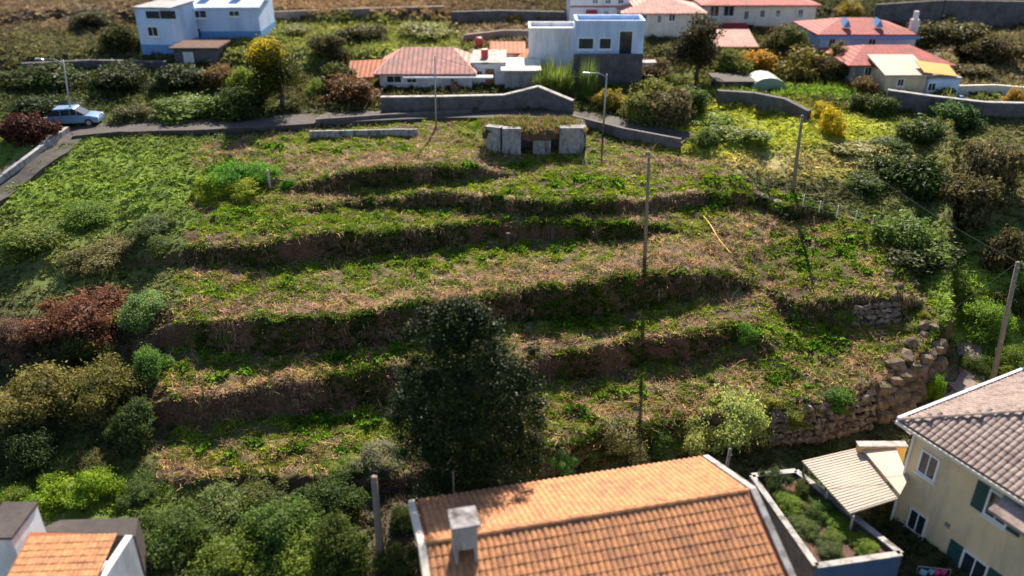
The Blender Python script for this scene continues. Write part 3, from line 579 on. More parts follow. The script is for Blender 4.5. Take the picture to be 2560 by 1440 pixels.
wallrun('field_wall', [(1130, 62), (1250, 58), (1415, 62)], 1.5, .5, M['dark_wall'], 'dark field wall below the top edge left of the tall white house')
wallrun('field_wall', [(60, 180), (230, 172), (420, 176)], .9, .5, M['dark_wall'], 'dark terrace wall below the blue white house at left')
wallrun('field_wall', [(650, 46), (900, 36), (1110, 30)], .7, .5, M['path'], 'brown terrace wall right of the blue white house')

# ------------------------------------------------------------------ houses
def prism_roof(t, kind, w_, d_, z0, z1, over, mat, name='roof', thick=.14, x0=None, ridge_in=None, tilt=0):
    """roof over a box w_ x d_ centred on x=0, y from 0 (front) to d_"""
    a, b, c, e = -w_ / 2 - over, w_ / 2 + over, -over, d_ + over
    if kind == 'hip':
        ri = min((e - c) / 2, (b - a) * .42) if ridge_in is None else ridge_in; V = [(a, c, z0), (b, c, z0), (b, e, z0), (a, e, z0), (a + ri, (c + e) / 2, z1), (b - ri, (c + e) / 2, z1)]; Fc = [(0, 1, 5, 4), (1, 2, 5), (2, 3, 4, 5), (3, 0, 4)]
    elif kind == 'gable': V = [(a, c, z0), (b, c, z0), (b, e, z0), (a, e, z0), (a, (c + e) / 2, z1), (b, (c + e) / 2, z1)]; Fc = [(0, 1, 5, 4), (2, 3, 4, 5), (1, 2, 5), (3, 0, 4)]
    elif kind == 'shed': V = [(a, c, z0), (b, c, z0), (b, e, z1), (a, e, z1)]; Fc = [(0, 1, 2, 3)]
    else: V = [(a, c, z0), (b, c, z0), (b, e, z0), (a, e, z0)]; Fc = [(0, 1, 2, 3)]
    n = len(V); lo = [(x, y, z - thick) for x, y, z in V]; G = [tuple(reversed([i + n for i in f])) for f in Fc]; rim = [(0, 1), (1, 2), (2, 3), (3, 0)]
    if kind == 'gable': pass
    return MB().add(V + lo, Fc + G + [(i, i + n, j + n, j) for i, j in rim]).build(name, mat, t)
def window(t, x0, x1, z0, z1, y=0, frame=None, glass=None, mull=1, shutter=None, sill=True, proud=.05):
    """window on a wall facing -y at local y"""
    fw = min(.09, (x1 - x0) * .12); f = MB()
    f.b2(x0, x0 + fw, y - proud, y + .05, z0, z1).b2(x1 - fw, x1, y - proud, y + .05, z0, z1).b2(x0 + fw, x1 - fw, y - proud, y + .05, z1 - fw, z1).b2(x0 + fw, x1 - fw, y - proud, y + .05, z0, z0 + fw)
    for k in range(mull): c = x0 + (x1 - x0) * (k + 1) / (mull + 1); f.b2(c - .025, c + .025, y - proud + .004, y + .04, z0 + fw, z1 - fw)
    fo = f.build('window', frame or M['frame'], t)
    MB().b2(x0 + fw * .6, x1 - fw * .6, y - .022, y + .02, z0 + fw * .6, z1 - fw * .6).build('pane', glass or M['glass'], fo)
    if sill: MB().b2(x0 - .06, x1 + .06, y - .13, y + .03, z0 - .09, z0 - .003).build('sill', frame or M['frame'], fo)
    if shutter:
        wd = (x1 - x0) / 2
        for s_ in (0, 1):
            a = x0 - wd - .03 if s_ == 0 else x1 + .03; q = MB().b2(a, a + wd, y - .07, y - .012, z0, z1)
            for i in range(6): zz = z0 + (z1 - z0) * (i + .5) / 6; q.b2(a + .06, a + wd - .06, y - .09, y - .071, zz - .03, zz + .03)
            q.build('shutter', shutter, t)
def house(name, label, px0, px1, pyb, pyt, depth, wall, roofk=None, roofm=None, pyr=None, Y=None, wins=(), doors=(), over=.35, yaw=0, plinth=None, frame=None, glass=None, rise=None, parapet=False, ridge_in=None, shutter=None, mull=1):
    if Y is None: Y = place((px0 + px1) / 2, pyb).y
    A, B = at_y(px0, pyb, Y), at_y(px1, pyb, Y); zt = at_y(px0, pyt, Y).z; w_ = (B - A).length; cx = (A.x + B.x) / 2; zb = A.z
    t = empty(name, (cx, Y, zb), R(yaw), label=label, cat='house' if 'shed' not in name else 'shed'); h = zt - zb
    g = min(float(gz(cx + a, Y + b)) for a in (-w_ / 2, w_ / 2) for b in (0, depth)) - zb - .5; g = min(g, -.3)
    MB().b2(-w_ / 2, w_ / 2, 0, depth, g, h).build('wall', wall, t)
    if plinth: MB().b2(-w_ / 2 - .03, w_ / 2 + .03, -.03, depth + .03, g, .5).build('plinth', plinth, t)
    if roofk:
        zr = h + (rise if rise else at_y(px0, pyr, Y + depth / 2).z - zt if pyr is not None else .2)
        prism_roof(t, roofk, w_, depth, h + .02 + (.14 if roofk == 'flat' else 0), zr + .02, over, roofm, ridge_in=ridge_in)
        if roofk == 'gable': MB().add([(-w_ / 2 + .002, 0, h - .15), (-w_ / 2 + .002, depth, h - .15), (-w_ / 2 + .002, depth / 2, zr - .2), (w_ / 2 - .002, 0, h - .15), (w_ / 2 - .002, depth, h - .15), (w_ / 2 - .002, depth / 2, zr - .2)], [(0, 1, 2), (3, 5, 4), (0, 3, 4, 1), (0, 2, 5, 3), (1, 4, 5, 2)]).build('gable', wall, t)
    if parapet: 
        q = MB(); q.b2(-w_ / 2 - .05, w_ / 2 + .05, -.06, .18, h + .003, h + .4).b2(-w_ / 2 - .05, w_ / 2 + .05, depth - .18, depth + .06, h + .003, h + .4).b2(-w_ / 2 - .05, -w_ / 2 + .18, .181, depth - .181, h + .003, h + .4).b2(w_ / 2 - .18, w_ / 2 + .05, .181, depth - .181, h + .003, h + .4); q.build('parapet', wall, t)
    for wd in wins:
        a, b = at_y(wd[0], wd[3], Y), at_y(wd[2], wd[1], Y); window(t, a.x - cx, b.x - cx, a.z - zb, b.z - zb, -.003, frame, glass, mull, shutter)
    for wd in doors:
        a, b = at_y(wd[0], wd[3], Y), at_y(wd[2], wd[1], Y); dm = wd[4]; o = MB().b2(a.x - cx, b.x - cx, -.045, .04, a.z - zb, b.z - zb).build('door', dm, t)
        MB().b2(b.x - cx - .16, b.x - cx - .1, -.09, -.047, (a.z + b.z) / 2 - zb - .05, (a.z + b.z) / 2 - zb + .05).build('handle', M['metal'], o)
    return t, w_, h
# blue-white house at the top left
t, w_, h = house('house', 'blue white house with two dark windows, larger wing, top left', 447, 652, 90, 18, 7, M['bluewhite'], 'shed', M['bluewhite'], Y=92, wins=[(484, 24, 516, 46), (572, 26, 598, 42)], doors=[(486, 72, 500, 92, M['dark'])], rise=1.3, plinth=M['skirt_blue'], over=.25, yaw=2)
for k in (-1.6, 1.8): MB().b2(k - .5, k + .5, 2.2, 3.0, h + .45, h + 1.3).build('roof_vent', M['white'], t)
t, w_, h = house('house', 'pale tower wing with dark upper openings beside the blue white house', 352, 446, 124, 22, 5, M['bluewhite'], 'flat', M['grey'], Y=86.5, wins=[(370, 66, 394, 92)], doors=[(366, 28, 398, 46, M['dark']), (404, 26, 440, 46, M['dark'])], plinth=M['skirt_blue'], yaw=-7, over=.12)  # upper openings are flat dark panels, their inner shade put into the colour
house('garden_shed', 'low dark shed with a white door below the blue white house', 440, 545, 160, 122, 3.5, M['dark_wall'], 'flat', M['soil'], wins=(), doors=[(462, 130, 482, 160, M['white'])])
# house with pink roof
t, w_, h = house('house', 'white house with long faded pink roof and dark garage window', 952, 1180, 236, 182, 7, M['white'], 'hip', M['salmon_roof'], pyr=118, Y=77, wins=[(966, 188, 1004, 208), (1016, 182, 1042, 208)], over=.5, ridge_in=2.4)
MB().add([(-w_ / 2 - 3.2, .4, h - .55), (-w_ / 2 + 2.2, .1, h - .3), (-w_ / 2 + 2.2, 3.0, h + .75), (-w_ / 2 - 3.2, 3.2, h + .45), (-w_ / 2 - 3.2, .4, h - .67), (-w_ / 2 + 2.2, .1, h - .42), (-w_ / 2 + 2.2, 3.0, h + .63), (-w_ / 2 - 3.2, 3.2, h + .33)], [(0, 1, 2, 3), (7, 6, 5, 4), (0, 4, 5, 1), (1, 5, 6, 2), (2, 6, 7, 3), (3, 7, 4, 0)]).build('porch_roof', M['orange_roof'], t)
for xx in (-3.0, -1.5): MB().tube([(-w_ / 2 + xx, .6, -1.5), (-w_ / 2 + xx, .6, h - .6)], .09, 8).build('porch_post', M['white'], t)
MB().b2(-w_ / 2 + 2.3, w_ / 2 + 2.0, -.9, -.05, h - .35, h - .2).build('canopy', M['white'], t)
q = MB()
for k in range(9): q.b2(w_ / 2 - 1.9 + k * .28, w_ / 2 - 1.62 + k * .28, -1.2, -.3, -1.0, h - .5 - k * .27)
q.build('staircase', M['wood'], t)
t, w_, h = house('house', 'small white flat roofed house with brown door next to the stairs', 1182, 1262, 245, 160, 6, M['white'], 'flat', M['concrete'], Y=78.5, wins=[(1192, 176, 1206, 194)], doors=[(1214, 172, 1236, 222, M['wood'])], over=.15)
MB().tube([(-.4, 2, h + .2), (-.4, 2, h + 1.0)], .35, 12).build('water_tank', M['red_paint'], t)
t, w_, h = house('house', 'grey walled house with pale slab and faded orange roof', 1262, 1345, 275, 178, 5, M['grey'], 'flat', M['palecream'], Y=76.8, over=.35)
t, w_, h = house('house', 'small house with steep orange roof behind the grey walled house', 1285, 1372, 200, 158, 5, M['palecream'], 'hip', M['orange_roof'], pyr=122, Y=84, over=.4)
t, w_, h = house('house', 'little house with bright red orange roof left of the modern white house', 1232, 1306, 175, 132, 4.5, M['white'], 'gable', M['orange_roof'], pyr=104, Y=86, over=.3)
# modern white house
t, w_, h = house('house', 'modern white house, windowless wing with long blank wall', 1322, 1440, 166, 80, 3.6, M['white'], None, None, Y=82, parapet=True)
t, w_, h = house('house', 'modern white house block with three large dark windows', 1438, 1606, 148, 62, 3.4, M['bluewhite'], None, None, Y=79.5, wins=[(1444, 94, 1486, 124), (1496, 94, 1530, 124), (1544, 76, 1584, 142)], parapet=True, mull=0)
q = MB(); q.b2(-w_ / 2 - .3, w_ / 2 + 1.2, -1.3, -.01, -.25, -.05); q.build('terrace_slab', M['concrete'], t)
q = MB()
for k in range(10): q.tube([(-w_ / 2 + k * w_ / 9, -1.2, -.05), (-w_ / 2 + k * w_ / 9, -1.2, .6)], .025, 5)
q.tube([(-w_ / 2, -1.2, .6), (w_ / 2, -1.2, .6)], .03, 5); q.build('railing', M['frame'], t)
P = at_y(1432, 232, 78); wallrun('retaining_wall', [(P.x, 78, P.z), (at_y(1600, 232, 78).x, 78, P.z)], [3.6, 3.6], .5, M['dark_wall'], 'tall dark blue grey retaining wall under the modern white house')
# tall row at top
t, w_, h = house('house', 'tall white three storey house with red trim at the top edge', 1424, 1570, 70, -30, 7, M['white'], 'flat', M['salmon_roof'], Y=97, wins=[(1480, -3, 1496, 10), (1512, -3, 1528, 10), (1544, -3, 1560, 10), (1480, 26, 1494, 52), (1508, 26, 1522, 52), (1540, 28, 1554, 52)])
MB().b2(-w_ / 2 - .02, w_ / 2 + .02, -.03, -.005, h * .52, h * .56).build('trim_band', M['red_cloth'], t)
MB().b2(-w_ / 2 + 1.8, -w_ / 2 + 3.0, -.9, -.05, 1.0, 2.0).build('awning', M['red_cloth'], t)
t, w_, h = house('house', 'cream house with salmon hipped roof and four small windows', 1560, 1752, 92, 32, 7, M['palecream'], 'hip', M['salmon_roof'], pyr=-8, Y=93, wins=[(1556 + 10, 40, 1580, 56), (1604, 36, 1618, 58), (1642, 38, 1654, 58), (1670, 34, 1690, 54)], over=.5)
t, w_, h = house('house', 'cream house with red roof and three round dark windows, top centre right', 1756, 2034, 66, 12, 7, M['palecream'], 'hip', M['red_roof'], pyr=-18, Y=98, wins=[(1898, 24, 1914, 44), (1938, 24, 1952, 44), (1992, 22, 2010, 46), (1858, 26, 1874, 50), (1772, 14, 1800, 42), (1806, 14, 1838, 42)], over=.45)
for dx0, dx1, zz in ((-4.2, -1.4, -.1), (-.9, 1.6, -.5)): MB().add([(dx0, -.01, zz + .5), (dx1, -.01, zz + .5), (dx1, -1.8, zz - .1), (dx0, -1.8, zz - .1), (dx0, -.01, zz + .46), (dx1, -.01, zz + .46), (dx1, -1.8, zz - .14), (dx0, -1.8, zz - .14)], [(0, 1, 2, 3), (7, 6, 5, 4), (0, 4, 5, 1), (1, 5, 6, 2), (2, 6, 7, 3), (3, 7, 4, 0)]).build('awning', M['red_cloth'], t)
t, w_, h = house('garden_shed', 'pink roofed shed below the red awnings', 1792, 1885, 142, 116, 4, M['grey'], 'shed', M['salmon_roof'], Y=88, rise=1.0, over=.3)
# red roofed houses on the right
t, w_, h = house('house', 'pale blue house with steep red hipped roof and two roof lights', 2045, 2268, 140, 84, 7, M['bluewhite'], 'hip', M['red_roof'], pyr=44, Y=86, wins=[(2068, 96, 2090, 122), (2166, 96, 2192, 124)], over=.6, ridge_in=3.6)
MB().b2(-w_ / 2 - .6, w_ / 2 + .6, -.66, -.6, h - .45, h - .13).build('fascia', M['skirt_blue'], t)
for k in (-1.9, 1.4):
    MB().add([(k - .4, .55, h + .5), (k + .4, .55, h + .5), (k + .4, 1.6, h + .95), (k - .4, 1.6, h + .95), (k, .5, h + 1.25), (k, 1.9, h + 1.35)], [(0, 1, 4), (0, 4, 5, 3), (1, 2, 5, 4), (3, 5, 2), (0, 3, 2, 1)]).build('dormer', M['skirt_blue'], t)
MB().b2(w_ / 2 + .3, w_ / 2 + 1.0, 1, 1.7, -1, h + 1.2).b2(w_ / 2 + .45, w_ / 2 + .85, 1.15, 1.55, h + 1.203, h + 2.0).build('chimney', M['white'], t)
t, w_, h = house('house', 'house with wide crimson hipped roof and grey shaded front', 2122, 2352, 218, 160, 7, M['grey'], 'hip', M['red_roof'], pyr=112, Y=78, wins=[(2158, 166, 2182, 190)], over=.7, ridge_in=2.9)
t, w_, h = house('house', 'cream annex with yellow awning in front of the crimson roof', 2206, 2306, 246, 186, 4, M['cream'], 'shed', M['beige'], Y=74.5, wins=[(2240, 196, 2262, 216)], over=.35, rise=.9)
MB().add([(w_ / 2 - .6, -.5, h + .3), (w_ / 2 + 2.6, -.3, h - .1), (w_ / 2 + 2.6, 1.8, h + .5), (w_ / 2 - .6, 1.8, h + .9), (w_ / 2 - .6, -.5, h + .25), (w_ / 2 + 2.6, -.3, h - .15), (w_ / 2 + 2.6, 1.8, h + .45), (w_ / 2 - .6, 1.8, h + .85)], [(0, 1, 2, 3), (7, 6, 5, 4), (0, 4, 5, 1), (1, 5, 6, 2), (2, 6, 7, 3), (3, 7, 4, 0)]).build('awning', M['yellow_cloth'], t)
t, w_, h = house('house', 'blue grey wing right of the cream annex with double window', 2308, 2386, 262, 198, 4, M['bluewhite'], 'flat', M['grey'], Y=74.2, wins=[(2316, 206, 2342, 228)], over=.1)
t, w_, h = house('garden_shed', 'dark open shed left of the pale green tarp', 1792, 1868, 256, 206, 3, M['dark_wall'], 'flat', M['asphalt'], Y=77)
P = at_y(1918, 252, 76.5); P.z = float(gz(P.x, P.y)); q = MB(); V = []; Fc = []
for i in range(9):
    for j in range(9): a = math.pi * i / 8; V.append((-2.1 * math.cos(a) * (1 + .04 * (j % 2)), j * .4, 1.9 * math.sin(a) ** .8))
for i in range(8):
    for j in range(8): Fc.append((i * 9 + j, i * 9 + j + 1, (i + 1) * 9 + j + 1, (i + 1) * 9 + j))
Fc.append(tuple(i * 9 for i in range(9))); o = q.add(V, Fc).build('greenhouse', M['pale_tarp'], smooth=False); o.scale = (.8, 1, .72); o.location = P; tag(o, 'pale green tarp tunnel beside the bright green garden strip', 'greenhouse')
P = place(2397, 266); q = MB().tube([(0, 0, 0), (0, 0, .12), (0, 0, .5), (0, 0, .88), (0, 0, .95)], [.27, .3, .33, .3, .26], 14); o = q.build('barrel', M['blue_paint'], smooth=True); o.location = P; tag(o, 'blue barrel at the corner of the blue grey wing', 'barrel')
P = place(1198, 120); q = MB().tube([(0, 0, 0), (0, 0, .3), (0, 0, 1.0), (0, 0, 1.1)], [.35, .4, .4, .25], 12); o = q.build('water_tank', M['red_paint'], smooth=True); o.location = P; tag(o, 'small red tank above the white flat roofed house', 'tank')

# ------------------------------------------------------------------ near houses
def ray_z(px, py, z):
    u, v = (px - 1280) / F, (py - 720) / F; d = Vector((u, CP - v * SP, -SP - v * CP)); return Vector((0, 0, CZ)) + d * ((z - CZ) / d.z)
def ray_plane(px, py, P0, nrm):
    u, v = (px - 1280) / F, (py - 720) / F; d = Vector((u, CP - v * SP, -SP - v * CP)); O = Vector((0, 0, CZ)); return O + d * ((P0 - O).dot(nrm) / d.dot(nrm))
def tile_mesh(pw, pl, amp, mat, seed=0):
    xs = [i / 6 for i in range(7)]; V = []; Fc = []
    zf = lambda u: amp * max(0, math.sin(u * math.pi * 1.0)) ** .8 if u < 1 else 0
    for j, (yy, lift) in enumerate([(0, .028), (pl * 1.12, .006)]):
        for u in xs: V.append(((u - .5) * pw * 1.04, yy, zf(u) + lift))
    for u in xs: V.append(((u - .5) * pw * 1.04, .003, zf(u) + .0))
    for i in range(6): Fc += [(i, i + 1, i + 8, i + 7), (14 + i, 14 + i + 1, i + 1, i)]
    me = bpy.data.meshes.new('tile'); me.from_pydata(V, [], Fc); me.materials.append(mat); return me
def tiled(parent, O, u, v, L, SL, pw, pl, amp, mat, nmax, skip=None):
    """rows of tiles on the plane through O (eave corner) spanned by u (along eave) and v (up the slope)"""
    n_ = u.cross(v).normalized(); me = tile_mesh(pw, pl, amp, mat); nu, nv = int(L / pw), int(SL / pl); allT = []
    for j in range(nv):
        for i in range(nu):
            P = O + u * (i + .5) * pw + v * j * pl + n_ * .02
            if skip and skip(P): continue
            px, py = project(P.x, P.y, P.z); allT.append((0 if (-60 < px < 2620 and -60 < py < 1500) else 1, (P - Vector((0, 0, CZ))).length, P))
    allT.sort(key=lambda a: (a[0], a[1])); Mx = Matrix((u, v, n_)).transposed(); off = parent.location
    Rinv = Matrix.Rotation(-parent.rotation_euler.z, 3, 'Z')
    def mat4(P):
        j = Matrix.Rotation(random.gauss(0, .008), 3, 'Z') @ Matrix.Rotation(random.gauss(0, .012), 3, 'X'); q = (Rinv @ Mx @ j).to_4x4(); q.translation = Rinv @ (P - off) + Vector((0, 0, random.uniform(0, .006))); return q
    for _, _, P in allT[:nmax]: o = bpy.data.objects.new('tile', me); COL.objects.link(o); o.parent = parent; o.matrix_local = mat4(P)
    rest = allT[nmax:]
    if rest:
        bv = np.array([tuple(x.co) for x in me.vertices]); bf = np.array([list(p_.vertices) for p_ in me.polygons]); V = []; Fs = []
        for k, (_, _, P) in enumerate(rest): q = np.array(mat4(P)); V.append(bv @ q[:3, :3].T + q[:3, 3]); Fs.append(bf + k * len(bv))
        o = linko('tiles', fast_mesh('tiles', np.concatenate(V), np.concatenate(Fs), mat=mat), parent); o.data.shade_flat(); o['kind'] = 'stuff'
# --- big orange roof
th = math.atan2(2.8, 12.3); U = Vector((math.cos(th), math.sin(th), 0)); PV = Vector((-U.y, U.x, 0)); E1 = Vector((-3.12, 22.0, 6.5)); LR = 12.7
big = empty('house', (3, 22, -.6), label='house with the big orange tiled gable roof and pale chimney, bottom centre', cat='house'); bo = big.location
def poly(name, pts, thick, mat, parent, off=None):
    off = parent.location if off is None else off; P = [Vector(p) - off for p in pts]; n = len(P); V = P + [p - Vector((0, 0, thick)) for p in P]
    return MB().add(V, [tuple(range(n)), tuple(range(2 * n - 1, n - 1, -1))] + [(i, i + n, (i + 1) % n + n, (i + 1) % n) for i in range(n)]).build(name, mat, parent)
eF = E1 + PV * 4.0 - Vector((0, 0, 1.5)); eN = E1 - PV * 5.0 - Vector((0, 0, 1.9))
poly('roof', [E1, E1 + U * LR, eF + U * LR, eF], .16, M['orange_deck'], big); poly('roof', [E1 - PV * .004, E1 - PV * .004 + U * LR, eN + U * LR, eN], .16, M['orange_deck'], big)
vN = (E1 - eN).normalized(); vF = (E1 - eF).normalized()
chx = E1 + U * 1.35 - PV * .55
tiled(big, eN + U * .05, U, vN, LR - .1, (E1 - eN).length - .05, .235, .40, .06, M['orange_tile'], 230, skip=lambda P: abs((P - chx).dot(U)) < .3 and abs((P - chx).dot(PV)) < .25)
tiled(big, eF + U * (LR - .05), -U, vF, LR - .1, (E1 - eF).length - .05, .235, .40, .06, M['orange_tile'], 70)
nr_ = int(LR / .42)
for k in range(nr_):
    a = E1 + U * (k * .42) - bo + Vector((0, 0, .0)); V = []
    for i in range(6):
        an = math.pi * i / 5; V += [a + PV * math.cos(an) * .13 + Vector((0, 0, math.sin(an) * .11 + .05)), a + U * .44 + PV * math.cos(an) * .11 + Vector((0, 0, math.sin(an) * .09 + .05))]
    MB().add(V, [(2 * i, 2 * i + 1, 2 * i + 3, 2 * i + 2) for i in range(5)]).build('ridge_tile', M['orange_tile'], big)
for s_ in (0, 1):
    e = E1 + U * (LR if s_ else 0); o = U * (.11 if s_ else -.11)
    for (A, B) in ((e, (eF + U * (LR if s_ else 0))), (e, (eN + U * (LR if s_ else 0)))):
        A2, B2 = A + o - bo, B + o - bo; q = U * .13; up = Vector((0, 0, .13)); dn = Vector((0, 0, -.35))
        MB().add([A2 - q + up, A2 + q + up, B2 + q + up, B2 - q + up, A2 - q + dn, A2 + q + dn, B2 + q + dn, B2 - q + dn], [(0, 1, 2, 3), (7, 6, 5, 4), (0, 4, 5, 1), (1, 5, 6, 2), (2, 6, 7, 3), (3, 7, 4, 0)]).build('verge', M['palecream'] if not s_ else M['concrete'], big)
wb = [E1 + U * .35 + PV * 3.5, E1 + U * (LR - .35) + PV * 3.5, E1 + U * (LR - .35) - PV * 4.5, E1 + U * .35 - PV * 4.5]
poly('wall', [Vector((p.x, p.y, 4.75)) for p in wb], 5.6, M['palecream'], big)
for e_, sg in ((.352, -1), (LR - .352, 1)):
    c0 = E1 + U * e_; MB().add([Vector((*(c0 + PV * 3.5 - bo).xy, 4.7 - bo.z)), Vector((*(c0 - PV * 4.5 - bo).xy, 4.3 - bo.z)), Vector((*(c0 - bo).xy, 6.25 - bo.z)), Vector((*(c0 + PV * 3.5 - bo - U * sg * .2).xy, 4.7 - bo.z)), Vector((*(c0 - PV * 4.5 - bo - U * sg * .2).xy, 4.3 - bo.z)), Vector((*(c0 - bo - U * sg * .2).xy, 6.25 - bo.z))], [(0, 1, 2), (5, 4, 3), (0, 3, 4, 1), (1, 4, 5, 2), (2, 5, 3, 0)]).build('gable', M['palecream'], big)
ax = Matrix((U, PV, Vector((0, 0, 1)))).transposed(); cb = chx - bo
ch = MB().box(cb + Vector((0, 0, .85)), (.82, .8, 1.0), ax=ax).build('chimney', M['concrete'], big)
MB().box(cb + Vector((0, 0, 1.42)), (1.0, .98, .13), ax=ax).build('cap', M['old_concrete'], ch); 
for s_ in (-1, 1): MB().box(cb + ax @ Vector((s_ * .35, -.02, -.1)), (.12, .76, .9), ax=ax).build('leg', M['concrete'], ch)
MB().box(cb + ax @ Vector((0, .3, -.1)), (.56, .12, .9), ax=ax).build('back_panel', M['concrete'], ch)
k = MB(); a_ = E1 + U * 1.55 + PV * 3.2 - Vector((0, 0, 1.1)) - bo; k.tube([a_ - Vector((0, 0, .3)), a_ + Vector((0, 0, 1.5))], .02, 6)
k.build('antenna', M['metal'], big)

# --- cream house with shutters
d1 = Vector((.46, -.887, 0)).normalized(); d2 = Vector((-d1.y, d1.x, 0)); Cn = ray_z(2252, 1052, 6.0); rz = math.atan2(d1.y, d1.x)
WC = Cn + d1 * .45 + d2 * .45
ye = empty('house', (WC.x, WC.y, -.4), rz, label='large cream two storey house with faded pink tiled roof and dark green shutters', cat='house'); Hh = 6.0 - .05 + .4
MB().b2(0, 11, 0, 8.5, -.6, Hh - .1).build('wall', M['cream'], ye)
MB().b2(-.03, 11.03, -.03, 8.53, -.6, .55).build('plinth', M['palecream'], ye)
LL, DD, ri, rh = 12.0, 9.4, 4.7, 2.1
rp = lambda x_, y_, z_: Vector((x_ - .5, y_ - .45, Hh + z_))
MB().add([rp(0, 0, 0), rp(LL, 0, 0), rp(LL, DD, 0), rp(0, DD, 0), rp(ri, DD / 2, rh), rp(LL - ri, DD / 2, rh)] + [rp(0, 0, -.2), rp(LL, 0, -.2), rp(LL, DD, -.2), rp(0, DD, -.2)], [(0, 1, 5, 4), (1, 2, 5), (2, 3, 4, 5), (3, 0, 4), (9, 8, 7, 6), (0, 6, 7, 1), (1, 7, 8, 2), (2, 8, 9, 3), (3, 9, 6, 0)]).build('roof', M['pink_deck'], ye)
RW = Matrix.Rotation(rz, 3, 'Z'); tw = lambda v: ye.location + RW @ v
o0 = tw(rp(0, 0, 0)); uu = RW @ Vector((1, 0, 0)); vv = (RW @ Vector((0, DD / 2, rh))); sl_ = vv.length; vv.normalize()
def keepfront(P):
    q = RW.transposed() @ (P - o0); return not (q.x > q.y * ri / (DD / 2) - .1 and q.x < LL - q.y * ri / (DD / 2))
tiled(ye, o0, uu, vv, LL, sl_, .26, .36, .05, M['pink_tile'], 240, skip=keepfront)
o1 = tw(rp(0, DD, 0)); u1 = RW @ Vector((0, -1, 0)); v1 = (RW @ Vector((ri, 0, rh))); s1 = v1.length; v1.normalize()
def keepside(P):
    q = RW.transposed() @ (P - o0); return not (q.y > q.x * (DD / 2) / ri and q.y < DD - q.x * (DD / 2) / ri)
tiled(ye, o1, u1, v1, DD, s1, .26, .36, .05, M['pink_tile'], 60, skip=keepside)
MB().tube([rp(0, 0, .06), rp(ri, DD / 2, rh + .06)], .1, 8).build('hip_ridge', M['pink_tile'], ye)
MB().b2(-.62, 11.6, -.58, -.48, Hh - .16, Hh - .02).build('gutter', M['palecream'], ye); MB().b2(-.66, -.52, -.47, 9.2, Hh - .1, Hh + .16).build('parapet', M['white'], ye)
MB().tube([(.12, -.10, .3), (.12, -.10, Hh - .4), (.12, -.45, Hh - .15)], .055, 8).build('downpipe', M['frame'], ye)
nW = -(RW @ Vector((0, 1, 0)))
for (px, py, ww, hh, sh, mu) in ((2322, 1163, .95, 1.25, None, 1), (2293, 1305, .95, 1.2, None, 1), (2497, 1270, 1.05, 1.35, 1, 1), (2432, 1425, 1.2, 1.5, 1, 1)):
    q = RW.transposed() @ (ray_plane(px, py, WC, nW) - ye.location)
    window(ye, q.x - ww / 2, q.x + ww / 2, q.z - hh / 2, q.z + hh / 2, -.003, mull=mu, shutter=M['green_shutter'] if sh else None, proud=.07)
q = RW.transposed() @ (ray_plane(2370, 1312, WC, nW) - ye.location); MB().b2(q.x - .12, q.x + .12, -.06, -.003, q.z - .1, q.z + .1).build('vent', M['metal'], ye)
q = RW.transposed() @ (ray_plane(2560, 1262, WC, nW) - ye.location)
MB().add([Vector((q.x - .6, -1.3, q.z - .15)), Vector((q.x + 4, -1.3, q.z - .15)), Vector((q.x + 4, -.01, q.z + .35)), Vector((q.x - .6, -.01, q.z + .35)), Vector((q.x - .6, -1.3, q.z - .3)), Vector((q.x + 4, -1.3, q.z - .3)), Vector((q.x + 4, -.01, q.z + .2)), Vector((q.x - .6, -.01, q.z + .2))], [(0, 1, 2, 3), (7, 6, 5, 4), (0, 4, 5, 1), (1, 5, 6, 2), (2, 6, 7, 3), (3, 7, 4, 0)]).build('porch_roof', M['pink_tile'], ye)
# lean-to, garden bed, yard
cp_ = [ray_z(2005, 1152, 2.8), ray_z(2150, 1118, 3.0), ray_z(2246, 1245, 3.0), ray_z(2125, 1283, 2.8)]
lt = empty('lean_to', (cp_[0].x, cp_[0].y, -.3), label='beige corrugated lean-to roof on the left of the cream house', cat='shelter')
poly('roof', cp_, .08, M['beige'], lt)
poly('upper_roof', [ray_z(2156, 1122, 3.2), ray_z(2236, 1112, 3.3), ray_z(2272, 1195, 3.3), ray_z(2250, 1236, 3.2)], .08, M['beige'], lt)
for i in range(22):
    u_ = (i + .5) / 22; a, b = cp_[0].lerp(cp_[3], u_), cp_[1].lerp(cp_[2], u_); MB().tube([a - lt.location + Vector((0, 0, .01)), b - lt.location + Vector((0, 0, .01))], .018, 6).build('rib', M['beige'], lt)
for p_ in (cp_[0], cp_[3], cp_[0].lerp(cp_[3], .5)): MB().tube([Vector((p_.x + .15, p_.y - .05, -.3)) - lt.location, Vector((p_.x + .15, p_.y - .05, p_.z - .08)) - lt.location], .06, 8).build('post', M['concrete'], lt)
q_ = at_y(2262, 1140, 31.6); t = empty('garden_wall', (q_.x, 31.6, q_.z), label='bright yellow garden wall behind the beige lean-to', cat='wall'); MB().b2(-2.3, 0, 0, .3, -1.6, .55).build('masonry', M['yellow'], t); MB().b2(-2.35, .02, -.06, .36, .553, .63).build('coping', M['concrete'], t)
bd = [ray_z(1880, 1190, 2.0), ray_z(1990, 1178, 2.0), ray_z(2252, 1385, 2.0), ray_z(2040, 1416, 2.0)]
gb = empty('raised_garden_bed', (bd[0].x, bd[0].y, -.5), label='walled garden bed full of green plants between the two big roofs', cat='garden bed')
poly('soil', [p_ - Vector((0, 0, .18)) for p_ in bd], 1.6, M['soil'], gb)
